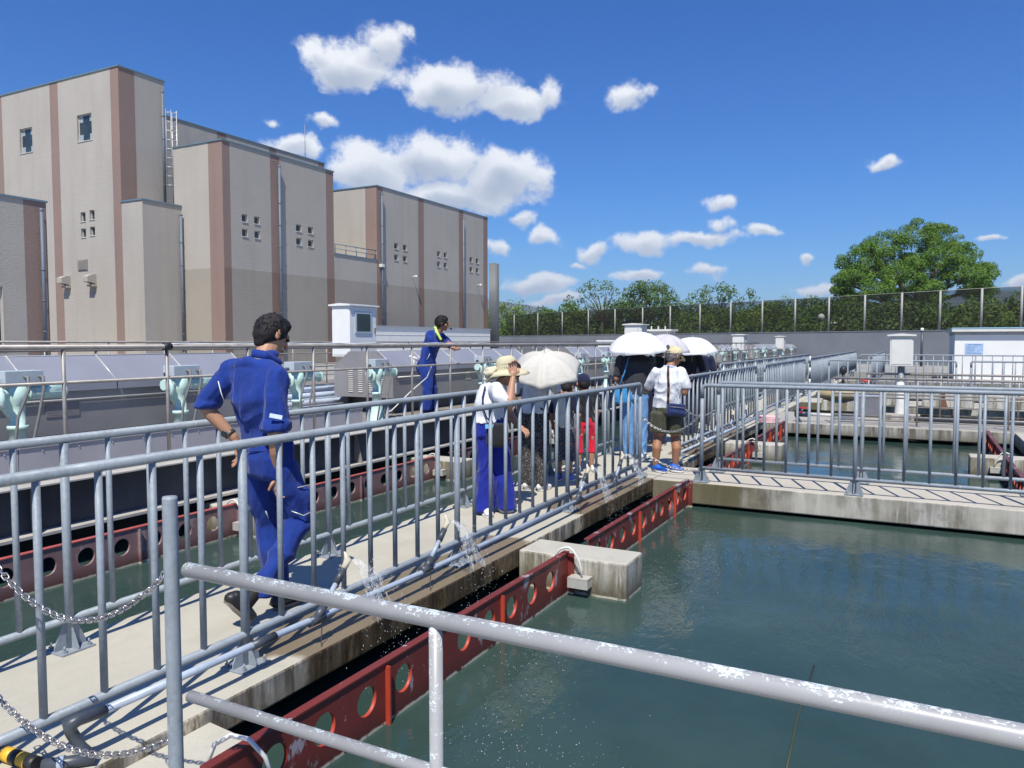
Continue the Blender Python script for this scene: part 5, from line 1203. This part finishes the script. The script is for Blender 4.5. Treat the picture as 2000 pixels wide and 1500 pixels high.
blob('trousers', [[(V3(-.05, .0, .83), (.135, .155, .03), R(-20)), (V3(-.055, .0, .70), (.145, .165, .07), R(-20))], [(V3(-.085, -.02, .68), (.09, .12, .06)), (V3(-.075, -.04, .38), (.075, .10, .05)), (V3(-.09, -.06, .04), (.095, .11, .02))], [(V3(.02, .02, .66), (.10, .12, .06)), (V3(.075, .0, .36), (.085, .10, .05)), (V3(.10, .0, .045), (.10, .11, .02))]],
     cloth('wide_blue_viscose', (.010, .022, .27)), p, .008, 2, .013, 4, 8)
hat = MB(); n = 40
U_ = V3(-.16, .0, 1).normalized(); A_ = U_.orthogonal().normalized(); B_ = U_.cross(A_); C_ = V3(.118, .02, 1.255)
prof = [(.0, .135), (.045, .133), (.078, .115), (.093, .08), (.098, .03), (.102, .012), (.135, .002), (.165, -.016), (.19, -.040), (.186, -.042), (.15, -.024), (.099, -.006), (.094, .03)]
vs = [C_+(A_*math.cos(2*math.pi*j/n)+B_*math.sin(2*math.pi*j/n))*r*(1+.05*math.cos(2*(2*math.pi*j/n)))+U_*(z+(0 if r < .12 else .014*math.sin(2*math.pi*j/n*2+1))) for r, z in prof for j in range(n)]
hat.add(vs, [(i*n+j, i*n+(j+1) % n, (i+1)*n+(j+1) % n, (i+1)*n+j) for i in range(len(prof)-1) for j in range(n)], 0, True)
def straw():
    k = NM('woven_straw', .8, 0, .2); w_ = k.n('ShaderNodeTexWave'); w_.inputs['Scale'].default_value = 60; w_.bands_direction = 'Z'; w_.inputs['Distortion'].default_value = 2; k.l(k.pos, w_.inputs[0])
    a = k.mix(w_.outputs['Fac'], (.55, .48, .30), (.72, .66, .46)); k.col(a); k.bump(w_.outputs['Fac'], .5, .004); return k.m
ht = hat.build('straw_hat', straw(), p)
m = MB()
for zz, rr in ((.042, .0985), (.062, .097), (.022, .1015)):
    for j in range(34):
        a = 2*math.pi*j/34+zz*9; a2 = a+.08; c1 = C_+(A_*math.cos(a)+B_*math.sin(a))*rr+U_*zz; c2 = C_+(A_*math.cos(a2)+B_*math.sin(a2))*rr+U_*(zz+(.006 if zz != .042 else -.006)); m.tube([c1, c2], .0026, 4)
m.build('dark_weave_band', simple('dark_brown_weave', (.06, .04, .035), .8), ht)
q = random.Random(3); ch = []
for s in ((-.02, -.01), (-.05, .02), (-.035, -.04)): ch.append([(V3(.02, -.0, 1.285), .018), (V3(.0+s[0], -.04+s[1], 1.26+s[1]*.5), (.028, .022, .02)), (V3(-.03+s[0], -.04+s[1], 1.235), (.02, .016, .016))])
ch.append([(V3(-.03, -.04, 1.24), .016), (V3(-.075, -.06, 1.185), (.02, .012, .022))]); ch.append([(V3(-.03, -.04, 1.24), .016), (V3(-.05, -.02, 1.17), (.016, .012, .022))])
blob('hat_scarf', ch, cloth('cream_patterned_scarf', (.62, .56, .42)), p, .005, 2, .004, 7, 40)
m = MB(); m.tube([V3(-.075, -.125, 1.125), V3(-.095, -.165, 1.04), V3(-.095, -.175, .95), V3(-.06, -.18, .86), V3(-.0, -.2, .80)], .0075, 6)
st = m.build('bag_strap', simple('navy_strap', (.012, .015, .06), .8), p)
b = blob('shoulder_bag', [[(V3(.03, -.22, .80), (.095, .045, .02)), (V3(.035, -.22, .70), (.10, .055, .05)), (V3(.03, -.22, .64), (.095, .05, .03))]], cloth('black_bag_cloth', (.018, .018, .02)), p, .007, 3, .004, 3)
m = MB(); m.box(-.035, .035, -.004, .004, -.018, .018); m.build('blue_tag', simple('light_blue_tag', (.18, .5, .7), .6), b, (-.035, -.262, .795), (0, 0, R(8)))
shoe('shoe', (-.03, -.24, .01), (-.08, -.06, .01), SOLEW, p, .045, SOLEW); shoe('shoe', (.17, .02, .01), (.05, -.02, .01), SOLEW, p, .045, SOLEW)

def canopy(c, up, r, h, mat, n=8, label='', dirty=0, grip=None, scal=.06):
    r_ = empty('umbrella', c, 0, label, 'umbrella', 'sun umbrellas held by the visitors'); U_ = Vector(up).normalized(); A_ = U_.orthogonal().normalized(); B_ = U_.cross(A_)
    M = Matrix((A_, B_, U_)).transposed(); m = MB(); K = 8; S_ = 6
    for pn in range(n):
        vs = []
        for i in range(K+1):
            t = i/K
            for j in range(S_+1):
                f = j/S_; a = 2*math.pi*(pn+f)/n; ribd = math.sin(math.pi*f)
                rr = r*math.sin(t*1.15)/math.sin(1.15); z = h*(math.cos(t*1.22)-math.cos(1.22))/(1-math.cos(1.22))
                rr *= math.cos(math.pi/n)/math.cos((f-.5)*2*math.pi/n)*(1-.045*ribd*t); z -= .022*ribd*math.sin(t*math.pi*.85)
                if i == K: z += .016*ribd
                w = (noise.noise(Vector((math.cos(a)*5, math.sin(a)*5, t*9+r*50)))*.007+noise.noise(Vector((f*2, t*16, r*90+pn)))*.004)*t*ribd
                vs.append(M @ Vector((rr*math.cos(a), rr*math.sin(a), z+w)))
        c = S_+1; m.add(vs, [(i*c+j, i*c+j+1, (i+1)*c+j+1, (i+1)*c+j) for i in range(1, K) for j in range(S_)]+[(0, c+j+1, c+j) for j in range(S_)], 0, True)
    cn = m.build('canopy', mat, r_, fix=False); cn.modifiers.new('t', 'SOLIDIFY').thickness = .0012
    m = MB()
    for k in range(n):
        a = 2*math.pi*k/n; pts = []
        for i in range(1, 9):
            t = i/8; pts.append(M @ Vector((r*math.sin(t*1.15)/math.sin(1.15)*math.cos(a)*.985, r*math.sin(t*1.15)/math.sin(1.15)*math.sin(a)*.985, h*(math.cos(t*1.22)-math.cos(1.22))/(1-math.cos(1.22))-.004)))
        m.tube(pts, .0018, 4)
    m.build('ribs', STEEL, r_)
    m = MB(); m.tube([M @ Vector((0, 0, h+.035)), M @ Vector((0, 0, -.45))], .0045, 8)
    sft = m.build('shaft', STEEL, r_)
    m = MB(); m.tube([M @ Vector((0, 0, -.45)), M @ Vector((0, 0, -.53))], .011, 8); m.build('handle', BLACK, r_)
    return r_
def umb_cloth(name, col):
    k = NM(name, .8, 0, .2); k.col(k.mix(k.ramp(k.noise(5, 4), .3, .7), tuple(c*.94 for c in col), col)); k.bump(k.noise(14, 4, stretch=(1, 1, 2)), .6, .01)
    tr = k.n('ShaderNodeBsdfTranslucent'); tr.inputs[0].default_value = (*[c*.8 for c in col], 1); mxs = k.n('ShaderNodeMixShader'); mxs.inputs[0].default_value = .16
    k.l(k.b.outputs[0], mxs.inputs[1]); k.l(tr.outputs[0], mxs.inputs[2]); k.l(mxs.outputs[0], k.t.nodes['Material Output'].inputs[0]); return k.m
canopy(at(1066, 728, 7.55), (.12, -.42, 1), .385, .22, umb_cloth('beige_parasol_cloth', (.68, .65, .58)), 6, 'beige parasol tilted back over two people, behind the straw hat')
canopy(at(1246, 686, 9.95), (.02, -.12, 1), .42, .25, umb_cloth('white_parasol_cloth', (.84, .84, .84)), 8, 'large bright white umbrella, leftmost of the three further ones')
canopy(at(1300, 683, 11.0), (.12, -.1, 1), .36, .22, umb_cloth('greyish_parasol_cloth', (.62, .60, .62)), 8, 'greyish umbrella just behind the large white one, above the beige cap')
canopy(at(1352, 686, 12.2), (.05, -.15, 1), .42, .22, umb_cloth('white_parasol_cloth2', (.80, .82, .84)), 8, 'white umbrella farthest right, above the person in black')

# ---- person under the beige parasol
def simple_person(loc, label, face, H, top_col, bot_col, skinm, bend=.0, legs='trousers', hairm=HAIR, arms=(), shoe_m=None, sock=None, w=1.0, hat=None, topname='shirt', hem=.53, knee_open=False, lean=(0, 0), stance=.09, headk=None, nohead=False, short=.30):
    p = person(loc, label); k = H/1.70; f = Vector(face).normalized(); a = math.atan2(f.y, f.x)-math.pi/2; s = Vector((f.y, -f.x, 0)).normalized(); fw = Vector((f.x, f.y, 0)).normalized(); lx, ly = lean
    P = lambda x, y, z: s*x*k+fw*(y*k+lx*z*z)+Vector((0, 0, z*k))
    hk = headk or k**.5
    hc = P(0, .06+bend*.3, 1.575-bend*.3); hch, HP = head_chains(hc, f+Vector((0, 0, -bend-.15)), (0, 0, 1), hk)
    skin = hch+[[(P(0, 0, 1.36), .06*k), (P(0, .03+bend*.2, 1.47-bend*.15), .052*k), (hc, .05*k)]]+core(P(0, 0, 1.38), P(0, 0, 1.28), P(0, 0, .88), [P(-.15, 0, 1.34), P(.15, 0, 1.34)], k)
    slv = []
    for i, q in enumerate((-1, 1)):
        sp = P(q*.17*w, 0, 1.36)
        if i < len(arms) and arms[i]: e, wv = P(*arms[i][0]), P(*arms[i][1])
        else: e, wv = P(q*.24, -.02, 1.08), P(q*.22, .10, .86)
        skin.append([(sp, .046*k), (e, .039*k), (wv, .026*k)]); skin += hand(wv, (wv-e), s*-q, k, .5, q)
        slv.append([(sp, .066*k), (sp.lerp(e, .75), .062*k)])
    leg = []
    for q in (-1, 1):
        if knee_open: skin.append([(P(0, 0, .86), .07*k), (P(q*stance, .0, .62), .07*k), (P(q*stance, .02, .47), .054*k), (P(q*stance, -.02, .33), .056*k), (P(q*stance, 0, .08), .034*k)])
        leg.append([(P(q*.075, 0, .84), (.10*k, .105*k, .06*k), a), (P(q*stance, .01, .50 if not knee_open else short+.22), .085*k), (P(q*stance, 0, .07 if not knee_open else short), (.075*k if not knee_open else .095*k, .075*k if not knee_open else .095*k, .02*k))])
    blob('body', skin, skinm, p, .0055*max(k, .8), 2); eyes(HP, p, hk)
    if hairm: hair_cap(HP, f, hairm, p, hk*1.03)
    blob(topname, [[(P(0, 0, 1.36), (.145*w*k, .095*k, .07*k), a), (P(0, .01, 1.2), (.155*w*k, .115*k, .09*k), a), (P(0, 0, 1.0), (.14*w*k, .11*k, .07*k), a), (P(0, 0, hem*1.7), (.155*w*k, .12*k, .02*k), a)]]+slv, top_col, p, .0075, 3, .008, H*3, 9)
    blob(legs, [[(P(0, 0, .96), (.14*w*k, .11*k, .03*k), a), (P(0, 0, .84), (.155*w*k, .12*k, .07*k), a)]]+leg, bot_col, p, .008, 3, .008, H*5, 8)
    for q in (-1, 1):
        if sock: blob('sock', [[(P(q*stance, 0, .20), .042*k), (P(q*stance, 0, .07), .038*k)]], sock, p, .006, 1)
        h_ = P(q*stance, -.07, .012); t_ = P(q*stance+.02*q, .17, .012); shoe('shoe', t_, h_, shoe_m or SHOEB, p, .043*k, SOLEW)
    return p, HP, P, s, fw, k
WH = cloth('white_shirt_cotton', (.72, .73, .76)); BLK = cloth('black_shirt_cotton', (.018, .018, .022)); GRY = cloth('charcoal_shirt_cotton', (.045, .045, .052)); NAVY = cloth('navy_cotton', (.012, .016, .05))
JEAN = cloth('light_blue_denim', (.14, .30, .55)); OLIVE = cloth('olive_shorts_cotton', (.055, .058, .035), .6); REDC = cloth('red_shorts_cloth', (.62, .012, .04)); 
def speck(name, c1, c2):
    k = NM(name, .85); v = k.n('ShaderNodeTexVoronoi'); v.inputs['Scale'].default_value = 55; k.l(k.objc(), v.inputs['Vector']); k.col(k.mix(k.ramp(v.outputs['Distance'], .25, .45), c2, c1)); return k.m
SKIRT = speck('dark_speckled_cloth', (.035, .033, .033), (.20, .19, .18)); CAMO = speck('grey_patterned_shorts', (.06, .06, .08), (.25, .24, .27))
BLUSH = simple('blue_sports_shoe', (.012, .10, .50), .5)
p4, HP, P, s, fw, k = simple_person((-3.42, 7.0, 0), "person in a white shirt and dark speckled trousers under the beige parasol", (.55, .85, 0), 1.50, WH, SKIRT, SKIN, .42, arms=(((-.26, -.05, 1.08), (-.22, .05, .84)), ((.20, .18, 1.12), (.12, .34, 1.10))), shoe_m=SOLEW, w=1.12)
blob('arm_cover', [[(P(.30, .10, 1.06), (.05, .04, .03)), (P(.31, .10, .90), (.055, .045, .05)), (P(.31, .10, .76), (.04, .035, .03))]], cloth('ivory_bag_cloth', (.70, .68, .62)), p4, .006, 2)
simple_person((-3.35, 7.6, 0), "child in a navy top and grey patterned shorts beside the child in the cap", (.35, .9, 0), 1.14, NAVY, CAMO, SKIND, .25, 'shorts', knee_open=True, w=.95, shoe_m=BLUSH, sock=NAVY, short=.34)
pk, HP, P, s, fw, k = simple_person((-3.36, 8.2, 0), 'small child in a navy cap, black shirt and red shorts', (-.25, .95, 0), 1.13, BLK, REDC, SKIN, .15, 'shorts', knee_open=True, shoe_m=SOLEW, sock=cloth('dark_red_sock', (.12, .01, .02)), hairm=HAIR, stance=.12, w=1.15, short=.36, headk=.98)
def cap_hat(HP, face, mat, parent, k, brim_col=None, back_hole=False):
    f = Vector(face).normalized(); a = math.atan2(f.y, f.x)-math.pi/2
    c = blob('cap', [[(HP(0, -.015, .062), (.088*k, .104*k, .072*k), a), (HP(0, -.015, .05), (.09*k, .106*k, .05*k), a)]], mat, parent, .005, 2)
    m = MB(); vs = []; n = 14
    for z in (0, -.004):
        for j in range(n+1):
            t = math.pi*j/n; vs.append(HP(-math.cos(t)*.078*k, (.045+.125*math.sin(t))*1, .032*k-.018*math.sin(t)+z))
        for j in range(n+1):
            t = math.pi*j/n; vs.append(HP(-math.cos(t)*.076*k, .045+.03*math.sin(t), .036*k+z))
    N_ = n+1; fs = []
    for j in range(n): fs += [(j, j+1, N_+j+1, N_+j), (2*N_+j, 3*N_+j, 3*N_+j+1, 2*N_+j+1), (j, 2*N_+j, 2*N_+j+1, j+1)]
    m.add(vs, fs, 0, True); m.build('brim', brim_col or mat, c); return c
cap_hat(HP, (-.25, .95, 0), NAVY, pk, 1.0, REDC)
m = MB(); m.tube([P(-.09, -.05, 1.42), P(0, -.075, 1.435), P(.09, -.05, 1.42)], .014, 8); m.build('orange_collar', cloth('orange_trim', (.6, .18, .02)), pk)
# man in charcoal shirt under the large white umbrella
p7, HP, P, s, fw, k = simple_person((-3.18, 9.45, 0), "person in charcoal shirt and light jeans with a blue bag, under the large white umbrella", (.25, .95, 0), 1.60, GRY, JEAN, SKIND, .3, arms=(((-.26, .0, 1.10), (-.20, .16, 1.0)), ((.22, .12, 1.16), (.12, .26, 1.25))), shoe_m=SOLEW, w=1.2)
blob('black_yoke', [[(P(-.14, -.01, 1.36), (.07, .08, .05)), (P(0, -.01, 1.385), (.10, .10, .075)), (P(.14, -.01, 1.36), (.07, .08, .05))]], BLK, p7, .007, 2)
bb = blob('blue_bag', [[(P(-.16, -.17, 1.0), (.10, .04, .02)), (P(-.16, -.17, .86), (.12, .055, .05)), (P(-.16, -.17, .80), (.11, .05, .03))]], cloth('sky_blue_bag', (.05, .27, .55), .6), p7, .007, 2, .004)
m = MB(); m.tube([P(-.08, -.11, 1.40), P(-.13, -.15, 1.2), P(-.2, -.18, 1.0)], .008, 6); m.build('bag_strap', cloth('sky_blue_bag', (.05, .27, .55)), bb)
simple_person((-3.34, 10.9, 0), "dark-haired person under the greyish umbrella, mostly hidden behind the elderly man", (.4, .9, 0), 1.55, BLK, NAVY, SKIND, .3, arms=(None, ((.2, .14, 1.15), (.14, .26, 1.28))))
p9, HP, P, s, fw, k = simple_person((-3.25, 12.2, 0), 'person in a black top and dark trousers with folded forearm under the umbrella farthest right', (-.1, .95, 0), 1.62, BLK, NAVY, SKIND, .45, arms=(((-.30, .02, 1.10), (-.20, -.20, 1.05)), ((.28, -.05, 1.06), (.05, -.24, 1.03))), w=1.15)
simple_person((-3.30, 13.4, 0), "last person of the group in dark clothes, barely visible through the railing", (.2, .95, 0), 1.52, NAVY, BLK, SKIND, .3)

# ---- elderly man in cap
p = person((-2.56, 8.72, 0), 'elderly man in a beige cap, white shirt and olive shorts with a navy shoulder bag')
F8 = V3(.75, .45, -.35); hc = V3(.088, .02, 1.335); mm_ = 1/169
hch, HP = head_chains(hc, F8, (.1, .05, 1), .98)
skin = hch+core(V3(.03, -.02, 1.20), V3(.02, -.03, 1.12), V3(0, 0, .74), [V3(.15, -.03, 1.15), V3(-.12, .02, 1.14)])+[[(V3(0, 0, .72), .07), (V3(-.055, .0, .52), .075)], [(V3(0, 0, .72), .07), (V3(.10, .0, .52), .075)]]+[[(V3(.03, -.02, 1.20), .055), (V3(.055, .0, 1.25), .05)], [(V3(.165, -.03, 1.16), .045), (V3(.215, -.06, .98), .042), (V3(.20, -.05, .93), .042), (V3(.26, .09, .98), .028)], [(V3(-.13, .02, 1.15), .045), (V3(-.20, .12, .95), .038), (V3(-.12, .28, 1.0), .027)],
            [(V3(-.055, .0, .52), .075), (V3(-.085, .03, .42), .055), (V3(-.11, -.03, .28), .056), (V3(-.115, .0, .09), .036)], [(V3(.10, .0, .52), .075), (V3(.115, .03, .42), .055), (V3(.12, -.03, .28), .056), (V3(.115, .0, .09), .036)]]
skin += hand((.265, .10, .985), (.3, .9, .1), (-1, 0, 0), 1, .6, 1)+hand((-.118, .29, 1.0), (.5, .8, 0), (0, 0, -1), 1, .6, -1)
blob('body', skin, SKIND, p, .005, 2); eyes(HP, p)
hair_cap(HP, F8, GHAIR, p, 1.0, -.055, .99, .006); hair_strands(HP, p, GHAIR, 700, 9, -.05, zmax=.25, L=.03, lift=1.04, name='hair_strands')
BEC = cloth('beige_cap_cotton', (.66, .57, .34)); c = cap_hat(HP, F8, BEC, p, .99)
m = MB(); m.tube([HP(-.01, -.118, .085), HP(-.01, -.128, .08)], .024, 12); m.build('cap_opening', GHAIR, c)
blob('shirt', [[(V3(.02, -.03, 1.175), (.135, .10, .055), R(-20)), (V3(.02, -.04, 1.05), (.165, .12, .08), R(-20)), (V3(.005, -.02, .88), (.155, .12, .07), R(-20)), (V3(-.0, .0, .75), (.165, .125, .022), R(-20))],
               [(V3(.155, -.04, 1.16), .066), (V3(.20, -.05, 1.04), .066), (V3(.212, -.055, .985), (.066, .06, .03))], [(V3(-.12, .0, 1.155), .066), (V3(-.165, .04, 1.06), .066), (V3(-.185, .07, 1.0), .06)]], WH, p, .007, 3, .009, 12, 9)
blob('collar', [[(V3(-.03, -.03, 1.225), .018), (V3(.03, -.085, 1.225), .022), (V3(.095, -.05, 1.215), .018)]], cloth('pale_blue_collar', (.50, .55, .78)), p, .005, 2)
blob('shorts', [[(V3(0, 0, .78), (.15, .115, .03), R(-20)), (V3(0, 0, .70), (.165, .125, .07), R(-20))], [(V3(-.08, .0, .68), (.10, .115, .05)), (V3(-.085, .0, .47), (.10, .115, .02))], [(V3(.09, .0, .68), (.105, .115, .05)), (V3(.11, .0, .46), (.115, .12, .02))]], OLIVE, p, .007, 3, .010, 8, 9)
m = MB(); pr = [V3(.02, -.02, 1.235), V3(.0, -.10, 1.225), V3(-.012, -.155, 1.12), V3(-.008, -.17, 1.0), V3(-.008, -.16, .88), V3(-.01, -.15, .80)]
for a, b in zip(pr, pr[1:]): m.tube([a, b], .0145, 6)
m.build('bag_strap', cloth('brown_strap', (.075, .04, .03)), p)
b = blob('shoulder_bag', [[(V3(-.0, -.165, .80), (.02, .035, .015)), (V3(.17, -.15, .785), (.02, .035, .015))], [(V3(-.0, -.165, .72), (.025, .045, .05)), (V3(.175, -.15, .695), (.025, .045, .05))], [(V3(.0, -.165, .79), (.02, .035, .015)), (V3(.0, -.165, .70), (.03, .045, .04))], [(V3(.17, -.15, .785), (.02, .035, .015)), (V3(.175, -.15, .685), (.03, .045, .04))], [(V3(.0, -.163, .76), (.02, .04, .05)), (V3(.17, -.15, .74), (.02, .04, .05))]], cloth('navy_bag_cloth', (.015, .028, .10), .5), p, .006, 2)
m = MB(); m.tube([V3(-.01, -.205, .775), V3(.08, -.205, .77), V3(.17, -.195, .755)], .0035, 5); m.sphere(V3(.185, -.18, .74), .01, 6); m.build('zip', STEEL, b)
shoe('shoe', (.19, -.10, .012), (.06, .0, .012), BLUSH, p, .048, SOLEW); shoe('shoe', (-.02, -.14, .012), (-.13, .03, .012), BLUSH, p, .046, SOLEW)
# ------------------------------------------------ air: thin even haze round everything
def haze():
    k = bpy.data.materials.new('haze_air'); k.use_nodes = True; t = k.node_tree; t.nodes.clear()
    v = t.nodes.new('ShaderNodeVolumePrincipled'); v.inputs['Color'].default_value = (.80, .88, 1, 1); v.inputs['Density'].default_value = .00022; v.inputs['Anisotropy'].default_value = .1
    o = t.nodes.new('ShaderNodeOutputMaterial'); t.links.new(v.outputs[0], o.inputs['Volume']); return k
m = MB(); m.box(-4200, 4200, -4200, 4200, -6.5, 260); tag(m.build('haze', haze()), kind='stuff')
